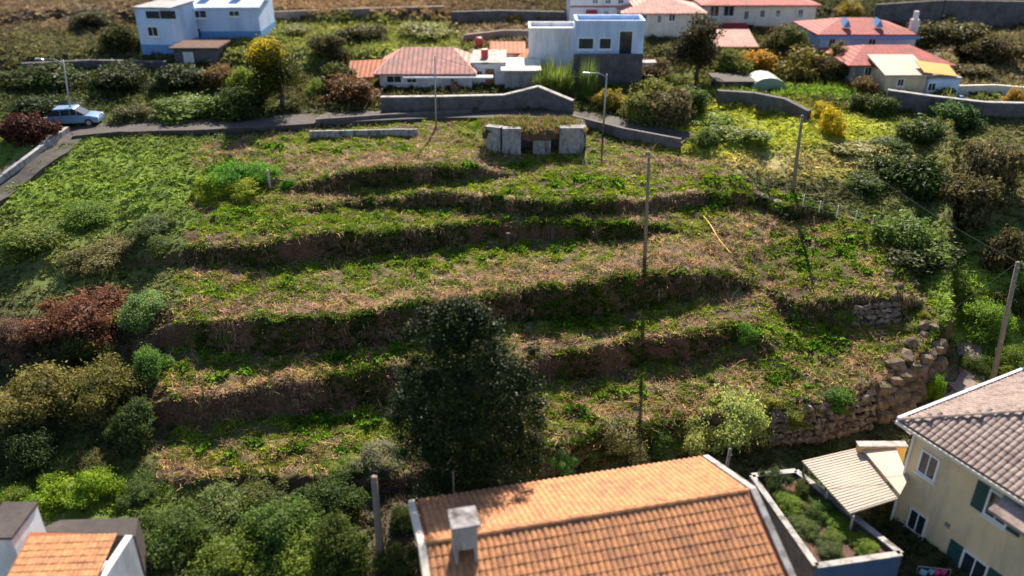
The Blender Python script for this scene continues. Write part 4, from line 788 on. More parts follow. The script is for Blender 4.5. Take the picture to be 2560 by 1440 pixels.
for i in range(4):
    a, b = bd[i], bd[(i + 1) % 4]; d = (b - a).normalized(); nn = Vector((-d.y, d.x, 0)) * .12
    poly('bed_wall', [a - nn - d * .12, b - nn + d * .12 * (i % 2), b + nn, a + nn], 2.1, M['bed_blue'] if i == 2 else M['dark_wall'], gb); poly('coping', [a - nn * 1.25 + Vector((0, 0, .06)), b - nn * 1.25 + Vector((0, 0, .06)), b + nn * 1.25 + Vector((0, 0, .06)), a + nn * 1.25 + Vector((0, 0, .06))], .055, M['concrete'], gb)
gp = gb.location
def bedplant(u_, v_, w_, h_, col, label):
    p_ = bd[0].lerp(bd[1], u_).lerp(bd[3].lerp(bd[2], u_), v_); o = linko('garden_plant', BUSHFINE[int(w_ * 10) % 4]); o.location = (p_.x, p_.y, p_.z - .25); o.scale = (w_ / 1.9, w_ / 1.9, h_); o.rotation_euler = (0, 0, w_ * 7); o.color = tuple(col) + (1,); tag(o, label, 'plant')
for a in ((.35, .10, 1.6, .9, (.05, .09, .03), 'dark leafy plant at the back of the garden bed'), (.75, .22, 1.3, .6, (.09, .13, .04), 'olive plant by the back right corner of the garden bed'), (.3, .36, 1.5, .6, (.16, .26, .05), 'bright lettuce green plant in the garden bed'), (.75, .42, 1.4, .5, (.10, .20, .05), 'mid green plant in the right half of the garden bed'),
          (.25, .62, 1.5, .5, (.12, .18, .06), 'grey green plant in the left half of the garden bed'), (.72, .62, 1.5, .4, (.16, .28, .04), 'light green low plant in the garden bed'), (.3, .86, 1.4, .45, (.10, .15, .06), 'dull green plant in the front left of the garden bed'), (.75, .86, 1.5, .4, (.18, .28, .04), 'yellow green plant in the front right corner of the garden bed'), (.5, .74, 1.2, .35, (.15, .22, .05), 'small green plant in the centre front of the garden bed'), (.5, .5, 1.1, .5, (.06, .11, .03), 'small dark plant in the centre of the garden bed')): bedplant(*a)
yd = [ray_z(2240, 1322, -.35), ray_z(2450, 1480, -.35), ray_z(2300, 1560, -.35), ray_z(2230, 1420, -.35)]
o = poly('path', yd, .1, M['asphalt'], None, off=Vector((0, 0, 0))); tag(o, kind='structure'); o.location.z = .12
for (px, col, lab, dx) in ((2318, 'blue_cloth', 'pale blue cloth on the rail at the lower right', 0), (2350, 'pink_cloth', 'bright pink cloth next to the pale blue one', .45)):
    if col not in M: M[col] = surf(col, (.18, .38, .55) if 'blue' in col else (.62, .06, .22), .8, .05, 4, 0)
    P = ray_z(px, 1425, .9); V = [(-.3 + .1 * i, .07 * math.sin(i * 1.7) + .05 * j, -.22 * j + (0 if j else .01)) for j in range(5) for i in range(7)]; n_ = len(V); V += [(a, b + .02, c) for a, b, c in V]
    Fc = [(j * 7 + i, j * 7 + i + 1, j * 7 + i + 8, j * 7 + i + 7) for j in range(4) for i in range(6)]; Fc += [tuple(n_ + v_ for v_ in reversed(f_)) for f_ in Fc]
    o = MB().add(V, Fc).build('cloth', M[col]); o.location = P; tag(o, lab, 'cloth')
P1, P2 = ray_z(2296, 1416, .93), ray_z(2378, 1424, .93); rl = empty('drying_rail', (P1.x, P1.y, -.3), label='metal rail carrying the pink and blue cloths', cat='rail')
MB().tube([P1 - rl.location, P2 - rl.location], .02, 6).build('rail', M['metal'], rl)
for p_ in (P1, P2): MB().tube([p_ - rl.location, Vector((p_.x, p_.y, -.3)) - rl.location], .02, 6).build('leg', M['metal'], rl)
# --- bottom-left house
q0, q1, q2, q3 = ray_z(76, 1330, 4.4), ray_z(288, 1336, 4.4), ray_z(215, 1500, 4.15), ray_z(-20, 1510, 4.15)
ol = empty('house', (q0.x, q0.y, -.6), label='house with small plain orange roof, bottom left corner', cat='house')
poly('roof', [q3, q2, q1, q0], .15, M['orange_deck'], ol); uL = (q2 - q3).normalized(); vL = (q1 - q2); vL = (vL - uL * vL.dot(uL)).normalized()
sk = lambda P: not ((lambda s_, t_: 0 < t_ < 1 and s_ > (q3.lerp(q0, t_) - q3).dot(uL) and s_ < (q2.lerp(q1, t_) - q3).dot(uL))((P - q3).dot(uL), (P - q3).dot(vL) / max(.1, (q1 - q2).dot(vL))))
tiled(ol, q3, uL, vL, 6.5, (q1 - q2).dot(vL), .2, .34, .035, M['orange_tile'], 150, skip=sk)
poly('wall', [Vector((*p_.xy, 2.95)) for p_ in (q3 + vL * .2, q2 + vL * .2, q1, q0)], 3.6, M['white'], ol)
a, b = ray_z(-10, 1290, 5.0), ray_z(70, 1292, 5.0); MB().b2(a.x - ol.location.x, b.x - ol.location.x, -1.0, .9, 1, 5.6).build('parapet', M['white'], ol)
MB().b2(a.x - ol.location.x - .05, b.x - ol.location.x + .06, -1.06, .96, 5.602, 5.72).build('coping', M['asphalt'], ol)
a, b = ray_z(322, 1338, 3.9), ray_z(235, 1470, 3.9); d = (b - a).normalized(); nn = Vector((-d.y, d.x, 0)) * .15
poly('side_wall', [a - nn, b - nn, b + nn, a + nn], 4.5, M['white'], ol)
c4 = [ray_z(90, 1328, 3.3), ray_z(150, 1300, 3.3), ray_z(345, 1294, 3.3), ray_z(338, 1340, 3.3)]; poly('terrace_slab', [c4[0], c4[3], c4[2], c4[1]], 4.0, M['asphalt'], ol)

# ------------------------------------------------------------------ stone walls and boulders
def rock_mesh(name, seed, mat, npt=13, sub=0):
    r = random.Random(seed); bm = bmesh.new()
    for i in range(npt):
        v = Vector((r.gauss(0, 1), r.gauss(0, 1), r.gauss(0, 1))).normalized(); m_ = max(abs(v.x), abs(v.y), abs(v.z)); v = v * (.55 / m_ * .8 + .2 * .6) * r.uniform(.72, 1.1); bm.verts.new(v)
    g_ = bmesh.ops.convex_hull(bm, input=bm.verts); bmesh.ops.delete(bm, geom=[e for e in g_['geom_interior'] if isinstance(e, bmesh.types.BMVert)], context='VERTS')
    if sub:
        bmesh.ops.bevel(bm, geom=bm.edges[:], offset=.06, segments=1, affect='EDGES'); bmesh.ops.triangulate(bm, faces=bm.faces); bmesh.ops.subdivide_edges(bm, edges=bm.edges[:], cuts=1)
        for v in bm.verts: v.co += v.normal * (mnoise.noise(v.co * 4 + Vector((seed, 0, 0))) * .07)
    me = bpy.data.meshes.new(name); bm.to_mesh(me); bm.free(); me.materials.append(mat); return me
ROCK = [rock_mesh('stone', i, M['stone'], 14) for i in range(9)]; BOUL = [rock_mesh('boulder', 50 + i, M['boulder'], 22, 0) for i in range(5)]
BLOCK = [rock_mesh('stone', 80 + i, M['boulder'], 24, 0) for i in range(4)]
def stonewall(label, bots, tops, size, name='dry_stone_wall', mats=ROCK, skipf=0):
    B = [place(*p_) for p_ in bots]; T = [place(*p_) for p_ in tops]; t = empty(name, B[0], label=label, cat='stone wall'); n = 0
    ln = sum((b - a).length for a, b in zip(B, B[1:])); H = sum(max(.3, (tp - bt).z) for bt, tp in zip(B, T)) / len(B); rows = max(1, int(H / (size * .62)))
    for r_ in range(rows):
        s_ = random.uniform(0, size * .5)
        while s_ < ln:
            w_ = size * random.uniform(.6, 1.5); u_ = min(.999, (s_ + w_ / 2) / ln); k_ = u_ * (len(B) - 1); i_ = int(k_); f_ = k_ - i_
            b_, t_ = B[i_].lerp(B[i_ + 1], f_), T[i_].lerp(T[i_ + 1], f_); P = b_.lerp(t_, (r_ + .45) / rows) + Vector((random.uniform(-.03, .03), -.14 + random.uniform(-.07, .05), random.uniform(-.04, .04)))
            dd = B[i_ + 1] - B[i_]; o = linko('stone', random.choice(mats), t); o.location = P - t.location; o.scale = (w_ * 1.12, size * random.uniform(.8, 1.2), (t_ - b_).z / rows * random.uniform(1.05, 1.4)); o.rotation_euler = (random.gauss(0, .1), random.gauss(0, .1), math.atan2(dd.y, dd.x) + random.gauss(0, .12)); s_ += w_ * .86; n += 1
    return t
stonewall('dark dry stone wall holding up the lower right edge of the plot', [(1920, 1110), (2050, 1100), (2175, 1068)], [(1920, 1032), (2050, 1003), (2175, 972)], .42)
stonewall('wall of big tan boulders below the right corner of the plot', [(2185, 1062), (2250, 1032), (2300, 990), (2345, 945)], [(2185, 965), (2250, 930), (2300, 888), (2345, 845)], .85, mats=BLOCK)
stonewall('short low stone terrace wall in the grass at the right of the plot', [(2125, 812), (2190, 808), (2242, 802)], [(2125, 760), (2190, 754), (2242, 752)], .36)
stonewall('small crumbling stone wall on the rim just left of the wire fence', [(1880, 488), (1935, 508), (1975, 520)], [(1880, 472), (1935, 490), (1975, 505)], .4)
def boulder(px, py, wpx, label, k=0, hf=.75):
    P = place(px, py); s = mpp(P) * wpx; o = linko('boulder', BOUL[k % 5]); s *= .85; o.location = (P.x, P.y + .15, P.z + s * hf * .2); o.scale = (s, s * .8, s * hf); o.rotation_euler = (random.uniform(-.2, .2), random.uniform(-.2, .2), k * 1.3); return tag(o, label, 'boulder', 'boulders along the right edge')
for a in [(2318, 822, 44, 'large tan boulder at the top of the right hand row'), (2336, 826, 30, 'small grey boulder just right of the topmost large one'), (2314, 846, 30, 'round pale boulder second from the top of the row'), (2283, 868, 50, 'big flat tan boulder left of the row on the grass'), (2330, 872, 34, 'dark boulder hidden in weeds under the round pale one'), (2240, 925, 52, 'square pale boulder on the crest above the boulder wall'),
          (2270, 903, 46, 'pale boulder with yellow moss on the crest'), (2290, 716, 24, 'whitish stone high on the right grassy slope'), (2225, 690, 26, 'small grey slab half sunk in the right grassy slope'), (2250, 722, 24, 'little brown rock below the grey slab'), (2296, 762, 28, 'angular grey rock at the rim of the right slope')]:
    boulder(*a[:3], a[3], k=int(a[0]))

# ------------------------------------------------------------------ things on the plot
# overgrown ruin of concrete blocks
c0 = place(1290, 388); Y0 = c0.y; ru = empty('ruined_concrete_shed', (c0.x, Y0, c0.z), label='overgrown ruin of three grey concrete blocks at the top of the plot', cat='ruin')
def blk(px0, px1, pyb, pyt, dy, dep, yaw=0):
    A, B = at_y(px0, pyb, Y0 + dy), at_y(px1, pyb, Y0 + dy); zt = at_y(px0, pyt, Y0 + dy).z; w_ = B.x - A.x; c = Vector(((A.x + B.x) / 2, Y0 + dy + dep / 2, (A.z - .4 + zt) / 2)) - ru.location
    MB().box(c, (w_, dep, zt - A.z + .4), rz=R(yaw)).build('concrete_wall', M['old_concrete'], ru)
blk(1256, 1302, 390, 322, 0, .7); blk(1216, 1256, 384, 318, .25, .7, -22); blk(1332, 1376, 386, 328, .3, .8, 2); blk(1398, 1458, 384, 320, .2, .9, -1); blk(1450, 1462, 374, 318, 1.1, 2.2, 4)
A = at_y(1206, 325, Y0 + .5); B = at_y(1462, 325, Y0 + .5); q = MB(); nx_, ny_ = 30, 14; V = []
for j in range(ny_):
    for i in range(nx_):
        u_, v_ = i / (nx_ - 1), j / (ny_ - 1); e_ = min(1, min(u_, 1 - u_) * 6, (v_) * 7); X = A.x + (B.x - A.x) * u_; Yv = Y0 + .1 + v_ * 3.2 + .5 * math.sin(u_ * 9) * (1 - v_)
        V.append((X - ru.location.x, Yv - Y0, A.z - ru.location.z - .1 + .28 * e_ + .16 * mnoise.noise(Vector((X, Yv, 0)) * 1.3)))
nn_ = len(V); Fc = [(j * nx_ + i, j * nx_ + i + 1, (j + 1) * nx_ + i + 1, (j + 1) * nx_ + i) for j in range(ny_ - 1) for i in range(nx_ - 1)]
rim = [i for i in range(nx_)]; V += [(V[i][0], V[i][1] + .15, V[i][2] - .55) for i in rim]; Fc += [(i, nn_ + i, nn_ + i + 1, i + 1) for i in range(nx_ - 1)]
q.add(V, Fc).build('earth_roof', M['soil'], ru, True)
MB().b2(A.x - ru.location.x + .3, B.x - ru.location.x - .3, 1.6, 3.2, -.3, A.z - ru.location.z + .1).build('core', M['dark_wall'], ru)  # dark fill behind the blocks, shade of the gaps put into its colour
rv = np.array(V[:nn_]); I = rng.integers(0, nn_, 1500); Pq = rv[I] + rng.normal(0, .1, (1500, 3)) * [1, 1, .1] ; hh_ = rng.random(1500)
cc = np.where((hh_ < .5)[:, None], np.array([.12, .20, .03]), np.array([.26, .17, .10])) * rng.uniform(.6, 1.4, (1500, 1))
gr = scatter('grass', Pq, [tmpl_grass(8, .22, .014) for _ in range(3)] + [tmpl_rosette(5, .12, .035, .06)], rng.uniform(.8, 1.6, 1500), cc, M['ground_leaf']); gr.parent = ru
# long low concrete wall at the back
P = place(775, 346); Q_ = at_y(1045, 340, P.y + .6); lw = empty('low_concrete_wall', P, label='long low pale concrete wall along the top left of the plot', cat='wall'); d = (Q_ - P); L_ = d.length; a_ = math.atan2(d.y, d.x)
for i in range(9): 
    c = d * ((i + .5) / 9); MB().box((c.x, c.y, c.z + .22 + random.uniform(-.02, .02)), (L_ / 9 - .025, .22, .75), rz=a_ + random.gauss(0, .01)).build('panel', M['old_concrete'], lw)
# broken stone wall with posts by the ivy
stonewall('small dark ruined stone wall beside the bright ivy mound', [(632, 478), (680, 470), (745, 458)], [(632, 440), (680, 434), (745, 432)], .35)
k = place(675, 470); o = MB().tube([k, k + Vector((0, 0, 1.3))], [.09, .08], 6).build('stone_post', M['concrete']); tag(o, 'short upright stone post in the ruined wall by the ivy', 'post')
for (px, py, h_, lab) in ((1271, 612, .85, 'grey tree stump left of the two on the third terrace'), (1382, 600, .75, 'thinner grey stump right of the two on the third terrace')):
    P = place(px, py); s = MB().tube([(0, 0, -.1), (.02, 0, h_ * .5), (-.02, .02, h_)], [.17, .12, .13], 9); s.tube([(0, 0, h_ * .55), (.16, 0, h_ * .9)], [.06, .04], 6); o = s.build('tree_stump', M['bark']); o.location = P; tag(o, lab, 'stump')
A, B = place(1757, 545), place(1822, 636); A.z += .12; B.z += .12; k = MB(); pts = [A.lerp(B, i / 8) + Vector((.06 * math.sin(i * .9), 0, max(0, float(gz(*A.lerp(B, i / 8).xy)) + .08 - A.lerp(B, i / 8).z))) for i in range(9)]; o = k.tube(pts, .045, 8).build('pipe', M['yellow_pipe']); tag(o, 'yellow orange pipe lying on the straw right of the pole', 'pipe')
# wire fence at the rim
FP = [place(px, py) for px, py in ((2005, 522), (2046, 536), (2090, 548), (2136, 560), (2178, 572))]; fe = empty('wire_fence', FP[0], label='thin wire fence with pale posts on the upper right rim', cat='fence')
for p_ in FP: MB().tube([p_ - fe.location - Vector((0, 0, .1)), p_ - fe.location + Vector((0, 0, .95))], .035, 6).build('post', M['frame'], fe)
for z_ in (.9, .45):
    k = MB(); pts = []
    for a, b in zip(FP, FP[1:]):
        for i in range(5): c = a.lerp(b, i / 5); pts.append(c - fe.location + Vector((0, 0, z_ - .12 * math.sin(math.pi * i / 5))))
    k.tube(pts, .014, 5).build('wire', M['metal'], fe)
P = place(1927, 1112); o = MB().tube([P, P + Vector((0, 0, 1.0))], .05, 8).build('post', M['metal']); tag(o, 'short grey metal post against the foot of the dark stone wall', 'post')
P = place(1918, 482); o = MB().tube([P, P + Vector((.05, 0, 1.1))], .06, 8).build('post', M['pole_wood']); tag(o, 'weathered wooden post on the rim near the small stone wall', 'post')

# the dark laurel
T0 = place(1175, 1178, 30, 40); T0.y = 29.9; T0.z = float(gz(T0.x, T0.y)); la = empty('laurel_tree', T0, label='tall dark glossy laurel tree in front of the terraces', cat='tree')
k = MB(); k.tube([(0, 0, -.3), (.1, 0, 2), (0, .1, 5), (-.1, 0, 8)], [.28, .22, .15, .04], 10)
for i in range(9): a = i * 2.4; z_ = 1.0 + i * .6; k.tube([(0, 0, z_), (math.cos(a) * 1.3, math.sin(a) * 1.1, z_ + .8), (math.cos(a) * 2.4, math.sin(a) * 2, z_ + 1.8)], [.1, .06, .02], 6)
k.build('trunk', M['bark'], la)
def lob(px, py, rpx, dy=0, fl=1.0):
    Yq = T0.y + dy; P = at_y(px, py, Yq) - T0; return (P.x, P.y, P.z, rpx * .94 * mpp(P + T0), fl)
rl_ = random.Random(5); lobs = [lob(1150, 850, 88), lob(1128, 800, 42), lob(1190, 830, 55), lob(1230, 900, 62, .6), lob(1100, 860, 62, -.3), lob(1080, 950, 78, -.6), lob(1180, 960, 105, -.8), lob(1265, 985, 78, .3), lob(1060, 1040, 85), lob(1175, 1070, 125, -1.0), lob(1285, 1060, 72, .4), lob(1090, 1130, 95, -.3), lob(1230, 1150, 110, -.4), lob(1300, 980, 45, .6), lob(1150, 1000, 120, 1.2), lob(1040, 980, 38, .3), lob(1180, 790, 30, .2), lob(1310, 1130, 45, .3), lob(1130, 1210, 95, -.2), lob(1240, 1225, 85, 0)]
small = []
for (px_, py_) in ((1128,765),(1160,770),(1060,790),(1100,775),(1200,790),(1235,820),(1028,830),(1240,870),(1035,900),(1020,945),(1005,1000),(992,1050),(1275,915),(1315,930),(1340,960),(1345,1010),(1348,1060),(1330,880),(1000,1090),(1010,1130),(1335,1110),(1340,1160),(1150,760)): small.append(lob(px_, py_, rl_.uniform(20, 34), rl_.uniform(-.6, .6)))
for i in range(46):
    L0 = rl_.choice(lobs); a_, b_2 = rl_.uniform(0, 6.28), rl_.uniform(-.6, 1.2); small.append((L0[0] + math.cos(a_) * math.cos(b_2) * L0[3] * .92, L0[1] + math.sin(a_) * math.cos(b_2) * L0[3] * .92, L0[2] + math.sin(b_2) * L0[3] * .92, rl_.uniform(.3, .55), 1.0))
o = linko('crown', leafcloud('laurel_crown', 90000, .062, lobs + small, 77, M['laurel'], hollow=.45, up=.25), la); o.color = (.015, .030, .008, 1)
tips = [(x_, y_, z_ + .1, r_ * 1.02, f_) for x_, y_, z_, r_, f_ in lobs[:14] + small]; o = linko('highlight_leaves', leafcloud('laurel_tips', 3600, .055, tips, 78, M['leaf'], hollow=.97, core=False, up=1.0), la); o.color = (.11, .16, .022, 1)  # paler leaves over the crown: glossy highlights put into leaf colour

# ------------------------------------------------------------------ bushes and trees
B_ = [ (2300,985,40,34,(.09,.16,.02),'fine','small creeper tuft between the big tan blocks of the corner wall'),(2225,1015,44,34,(.08,.12,.03),'fine','mossy tuft at the left end of the big tan block wall'),(2270,945,50,24,(.20,.17,.03),'fine','yellow mossy tuft on top of the corner block wall'),(2300,880,50,26,(.16,.18,.03),'fine','yellow green tuft among the boulders on the rim'),(2280,830,60,24,(.12,.16,.04),'fine','low grassy tuft left of the topmost boulders'),
 # px, py(foot), w, h, colour, kind, label
 (535,490,130,60,(.20,.24,.02),'fine','yellow green ivy mound at the left end of the third bank'),(570,476,150,75,(.07,.21,.02),'fine','deep green ivy mound left of the ruined stone wall'),(640,466,130,66,(.07,.20,.02),'fine','leafy dark green creeper climbing behind the ruined wall'),(605,496,130,44,(.22,.25,.02),'fine','low yellowish creeper in front of the deep green ivy'),(720,470,50,30,(.07,.15,.02),'fine','small dark creeper at the right end of the ruined wall'),
 (1845,1122,210,165,(.31,.34,.13),'fine','rounded shrub with pale yellow green leaves right of the laurel'),(1735,1136,150,110,(.24,.27,.10),'fine','pale leafed shrub touching the left of the rounded one'),(1555,1150,170,110,(.20,.23,.10),'fine','pale mottled shrub at the foot of the plot, midway to the laurel'),(1650,1140,110,85,(.08,.15,.03),'fine','dark green shrub between two pale mottled ones'),
 (1395,1182,110,80,(.14,.24,.08),'fine','small silvery green shrub right of the laurel base'),(1480,1150,60,40,(.10,.14,.05),'fine','tiny dark shrub beside the silvery green one'),(1670,1148,80,34,(.16,.17,.08),'fine','low dry shrub above the big orange roof'),(945,1178,150,70,(.15,.17,.11),'fine','feathery grey green shrub left of the laurel base'),(870,1182,110,34,(.12,.2,.04),'fine','low bright shrub at the front edge left of the laurel'),
 (1985,1050,150,60,(.14,.19,.03),'fine','dense creeper hanging over the left end of the dark stone wall'),(2095,1020,150,55,(.08,.16,.025),'fine','green creeper draped over the middle of the dark stone wall'),(2340,1005,50,90,(.10,.20,.02),'fine','bright green creeper on the corner beside the path'),(2340,950,40,60,(.09,.18,.02),'fine','green creeper above the corner near the path'),
 (2120,812,80,48,(.08,.15,.03),'fine','grassy shrub at the left end of the low stone terrace wall'),(2000,808,60,30,(.08,.13,.03),'fine','small weed shrub below the bank at right'),(1865,860,80,60,(.10,.22,.03),'fine','bright leafy weed shrub at the end of the lowest bank'),(1975,545,80,28,DG,'fine','dark low shrub beside the wire fence'),(2310,800,40,30,(.18,.2,.04),'fine','yellowish tuft shrub above the big boulders'),
 (60,640,240,70,(.10,.16,.03),'fine','wide green bush at the left edge above the pink shrub'),(210,560,180,50,(.10,.17,.03),'fine','green bush in the meadow, upper left of the plot'),(380,590,120,60,(.09,.14,.05),'fine','grey green bush next to the plot\'s left edge'),(250,680,230,75,(.12,.13,.05),'fine','brown olive bush in the left scrub'),(400,640,100,50,(.10,.13,.04),'fine','olive bush at the left rim of the plot'),
 (360,815,170,90,(.13,.19,.08),'fine','soft pale green rounded bush left of the plot'),(180,865,260,130,(.13,.070,.045),'fine','red brown leafed shrub on the left'),(25,900,130,130,(.15,.10,.09),'fine','pink flowering shrub at the far left edge'),(210,905,190,80,(.06,.08,.02),'fine','olive shrub in front of the red brown one'),(370,960,130,110,(.08,.16,.04),'fine','bright green bush below the soft pale one'),
 (90,1060,260,150,(.13,.14,.045),'fine','large olive bush at the left edge, lower half'),(250,1040,220,140,(.10,.12,.035),'fine','broad dark olive bush beside the bright green one'),(330,1120,150,120,(.05,.08,.03),'fine','dark green bush near the lower left corner of the plot'),(60,1180,220,110,(.03,.05,.018),'fine','very dark bush above the small orange roof'),(220,1200,150,70,(.09,.11,.04),'fine','grey olive bush between the dark ones at lower left'),
 (150,1270,200,70,(.17,.24,.02),'fine','vivid yellow green bush above the small orange roof'),(240,1250,150,80,(.16,.24,.02),'fine','second vivid green bush right of the other'),(20,1280,130,60,(.11,.18,.02),'fine','green bush behind the white parapet at bottom left'),(340,1260,120,60,(.08,.12,.04),'fine','greyish bush by the lower left plot corner'),
 (430,1400,220,130,(.07,.10,.03),'fine','dark bush right of the small orange roof house'),(560,1330,210,90,(.10,.14,.05),'fine','mottled green bush below the plot, left'),(700,1400,260,150,(.07,.12,.03),'fine','big green bush in the middle of the lower scrub'),(640,1300,180,80,(.07,.10,.03),'fine','dark green bush under the front edge of the plot'),(820,1300,200,100,(.05,.085,.025),'fine','dark bush left of the weathered post'),
 (850,1440,190,150,(.06,.10,.025),'fine','green bush at the bottom edge left of the weathered post'),(560,1470,260,120,(.10,.17,.03),'fine','bright green bush at the bottom edge'),(1010,1330,90,70,(.04,.06,.02),'fine','dark shrub at the left verge of the big orange roof'),(990,1450,110,110,(.05,.07,.025),'fine','shrub below the weathered post at the bottom edge'),(750,1480,240,110,(.13,.22,.03),'fine','lightest green bush at the bottom edge'),
 (1930,1240,80,80,(.04,.06,.02),'fine','dark bush behind the right verge of the big orange roof'),
 (2290,485,210,100,DG,'bush','large dark evergreen mass beyond the upper right rim'),(2170,490,150,50,(.06,.08,.025),'bush','dark bush left of the large evergreen mass'),(2440,560,200,130,(.07,.065,.035),'bush','brown black thicket right of the evergreen mass'),(2290,640,220,100,(.09,.15,.04),'bush','pale green bush outside the right rim'),(2330,680,220,60,(.04,.06,.02),'bush','dark low bush beneath the pale green one at right'),
 (2520,680,130,120,(.06,.055,.03),'bush','brownish shrub behind the pale leaning pole'),(2400,760,120,80,(.11,.18,.03),'fine','bright bush by the path, outside the right rim'),(2480,850,150,110,(.12,.19,.03),'fine','leafy green bush left of the pale leaning pole'),(2540,940,110,90,(.10,.16,.03),'fine','green bush at the foot of the pale leaning pole'),(2440,940,90,60,(.06,.10,.02),'fine','dark green bush by the bend of the path'),(2540,780,100,80,(.05,.07,.02),'bush','dark bush at the right edge above the green field'),
 (2480,470,160,130,(.09,.095,.05),'bush','grey brown thicket below the long grey wall'),(2390,330,150,80,(.045,.09,.03),'bush','round dark green tree bush below the long grey wall'),(2330,360,160,70,(.06,.10,.03),'bush','green bush left of the round dark one'),(2190,290,120,60,(.05,.07,.02),'bush','dark shrub in front of the cream annex'),(2080,345,100,80,(.38,.28,.02),'bush','yellow flowering bush right of the brown pole'),(2060,300,60,50,(.30,.24,.03),'bush','small yellow bush behind the brown pole'),
 (2230,375,120,28,(.06,.09,.03),'bush','low dark hedge bush in the field right of the yellow bush'),(1800,320,130,40,(.17,.21,.03),'bush','yellow green bush at the edge of the bright field'),(1850,360,150,40,(.12,.17,.03),'bush','green bush in the bright field behind the plot'),(1760,370,90,50,(.08,.14,.03),'bush','green bush at the left corner of the bright field'),(2180,400,200,36,(.20,.20,.06),'bush','dry grass clump bush in the field'),
 (1390,245,120,80,(.09,.13,.03),'spiky','banana like plant below the modern white house'),(1470,250,60,90,(.07,.12,.03),'spiky','tall narrow banana plant against the dark blue grey wall'),(1350,240,60,50,(.08,.12,.03),'spiky','low spiky plant left of the banana plants'),(1530,280,100,60,(.20,.17,.03),'bush','yellowish shrub beside the grey lamp pole'),(1590,310,120,90,(.12,.13,.04),'bush','olive shrub right of the grey lamp pole'),(1680,320,150,110,(.11,.09,.05),'bush','dry brownish shrub above the road'),(1640,250,110,60,(.15,.17,.03),'bush','yellow green shrub under the dark crowned tree'),(1730,280,110,70,(.08,.11,.03),'bush','green shrub right of the dry brownish one'),(1640,200,120,60,(.10,.085,.05),'bush','brown bush right of the modern white house'),
 (1960,130,110,70,(.07,.06,.03),'bush','dark bush between the two upper houses'),(1900,190,120,70,(.30,.19,.03),'bush','orange yellow bush by the pink roofed shed'),(2010,200,160,90,(.16,.15,.035),'bush','yellow olive bush left of the crimson roofed house'),(2080,205,100,70,(.06,.055,.025),'bush','dark brown bush against the crimson roofed house'),(1830,200,120,80,(.10,.13,.03),'bush','green shrub below the pink roofed shed'),(2160,240,90,50,(.09,.07,.03),'bush','brown shrub left of the cream annex'),(1975,50,60,50,(.28,.18,.03),'bush','orange brown bush right of the cream house'),(2130,45,90,50,(.2,.18,.04),'bush','yellow bush at the top above the dormer roof'),(2380,120,200,70,(.07,.07,.03),'bush','scrub bush on the right hillside'),(2500,170,160,80,(.05,.055,.025),'bush','darker scrub bush on the right hillside'),(2540,60,80,60,(.12,.17,.03),'bush','green bush in the top right corner'),(2450,200,110,40,(.10,.10,.04),'bush','olive scrub bush above the pale sunlit wall'),(2540,270,70,60,(.22,.17,.03),'bush','yellow bush at the right edge'),
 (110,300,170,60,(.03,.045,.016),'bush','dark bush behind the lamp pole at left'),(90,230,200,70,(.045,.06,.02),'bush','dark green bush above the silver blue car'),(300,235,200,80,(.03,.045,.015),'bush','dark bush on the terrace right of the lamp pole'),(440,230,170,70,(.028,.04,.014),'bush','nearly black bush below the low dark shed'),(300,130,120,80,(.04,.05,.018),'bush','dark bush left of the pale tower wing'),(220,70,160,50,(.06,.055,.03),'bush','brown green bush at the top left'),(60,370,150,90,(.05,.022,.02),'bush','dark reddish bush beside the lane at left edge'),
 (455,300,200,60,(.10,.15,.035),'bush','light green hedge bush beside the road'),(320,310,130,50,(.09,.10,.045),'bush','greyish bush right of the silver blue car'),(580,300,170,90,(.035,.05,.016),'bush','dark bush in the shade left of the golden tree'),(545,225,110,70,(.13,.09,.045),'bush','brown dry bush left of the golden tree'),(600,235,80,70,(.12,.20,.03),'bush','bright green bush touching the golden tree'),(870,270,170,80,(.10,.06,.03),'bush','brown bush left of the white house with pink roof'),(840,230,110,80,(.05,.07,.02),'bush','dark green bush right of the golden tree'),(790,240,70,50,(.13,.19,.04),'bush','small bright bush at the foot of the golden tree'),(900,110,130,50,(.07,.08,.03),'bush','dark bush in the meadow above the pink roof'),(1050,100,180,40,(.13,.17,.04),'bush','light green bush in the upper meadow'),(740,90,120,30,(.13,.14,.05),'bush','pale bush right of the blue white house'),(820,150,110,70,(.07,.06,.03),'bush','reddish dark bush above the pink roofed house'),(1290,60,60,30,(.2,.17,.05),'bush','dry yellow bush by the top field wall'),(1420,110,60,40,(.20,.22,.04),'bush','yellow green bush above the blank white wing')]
for a in B_: bush(a[0], a[1], a[2], a[3], a[4], a[6], kind=a[5])
tree(705, 268, 150, 165, (.055, .07, .015), 'tall round tree with golden yellow top', top=(.42, .36, .02), seed=3, trunk=.12)
tree(1738, 205, 140, 165, (.055, .05, .028), 'tall dark crowned tree in front of the cream house', seed=4, trunk=.2, leafs=6000)
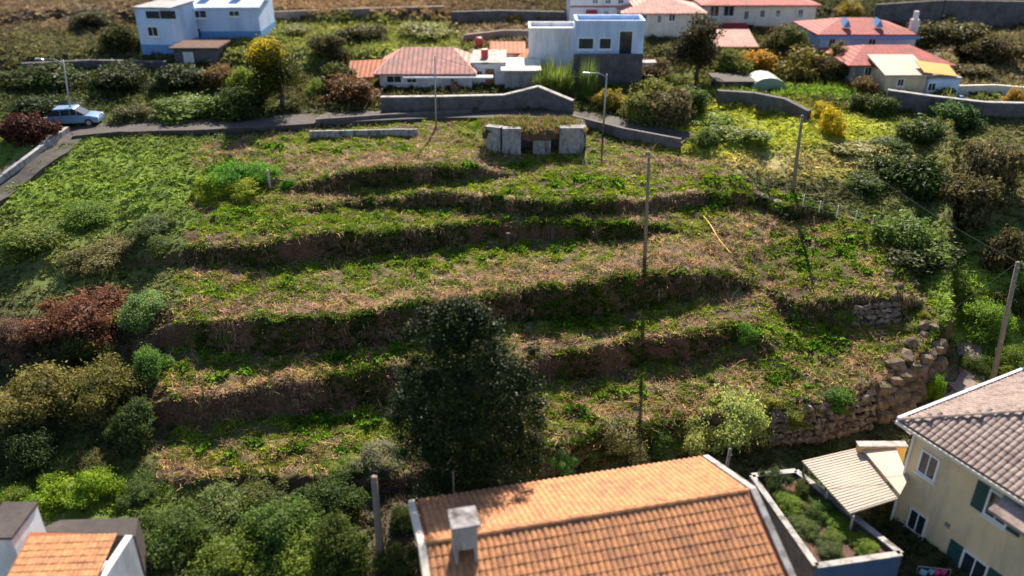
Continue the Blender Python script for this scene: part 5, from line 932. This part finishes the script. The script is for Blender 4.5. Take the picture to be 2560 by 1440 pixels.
tree(2085, 185, 60, 90, (.14, .13, .03), 'slim olive tree left of the dormer roof', seed=6, trunk=.2, leafs=3000)
tree(1980, 150, 90, 90, (.09, .12, .03), 'green tree between the cream house and the dormer roof', seed=7, trunk=.2, leafs=4000)

# ------------------------------------------------------------------ car
def car(px, py, label, paint, rz=0, L=4.2):
    P = place(px, py); P.z += .02; t = empty('parked_car', P, rz, label=label, cat='car'); prof = [(-.5, .32), (-.5, .62), (-.47, .82), (-.30, .90), (.12, .94), (.36, .86), (.48, .74), (.5, .55), (.5, .32)]
    def loft(pr, w0, w1, name, mat, par, zs=None):
        V = []; n = len(pr)
        for s_ in (-1, 1):
            for x_, z_ in pr: V.append((x_ * L, s_ * (w0 if z_ < .7 else w1), z_))
        return MB().add(V, [tuple(range(n)), tuple(range(2 * n - 1, n - 1, -1))] + [(i, (i + 1) % n, (i + 1) % n + n, i + n) for i in range(n)]).build(name, mat, par)
    bd_ = loft(prof, .86, .82, 'body', paint, t); loft([(-.44, .86), (-.33, 1.36), (.08, 1.40), (.27, .92)], .72, .66, 'cabin', M['glass'], t)
    loft([(-.34, 1.365), (-.31, 1.45), (.06, 1.48), (.10, 1.40)], .69, .66, 'roof', paint, t)
    for s_ in (-1, 1):
        for x_ in (-.31, .32): w_ = MB().tube([(x_ * L, s_ * .72, .32), (x_ * L, s_ * .9, .32)], .32, 16).build('wheel', M['rubber'], t); MB().tube([(x_ * L, s_ * .895, .32), (x_ * L, s_ * .915, .32)], .19, 12).build('rim', M['metal'], w_)
        MB().box((L * .485, s_ * .62, .70), (.12, .3, .14)).build('headlight', M['frame'], t); MB().box((-L * .49, s_ * .66, .74), (.1, .22, .16)).build('tail_light', M['red_paint'], t)
        for x_ in (-.18, -.0, .12): MB().box((x_ * L, s_ * .73, 1.12), (.06, .05, .5)).build('pillar', paint, t)
    return t
car(190, 312, 'silver blue hatchback parked by the lane at left', M['car_paint'], R(8))

print('TRIS', sum(len(o.data.polygons) for o in bpy.data.objects if o.type == 'MESH'))
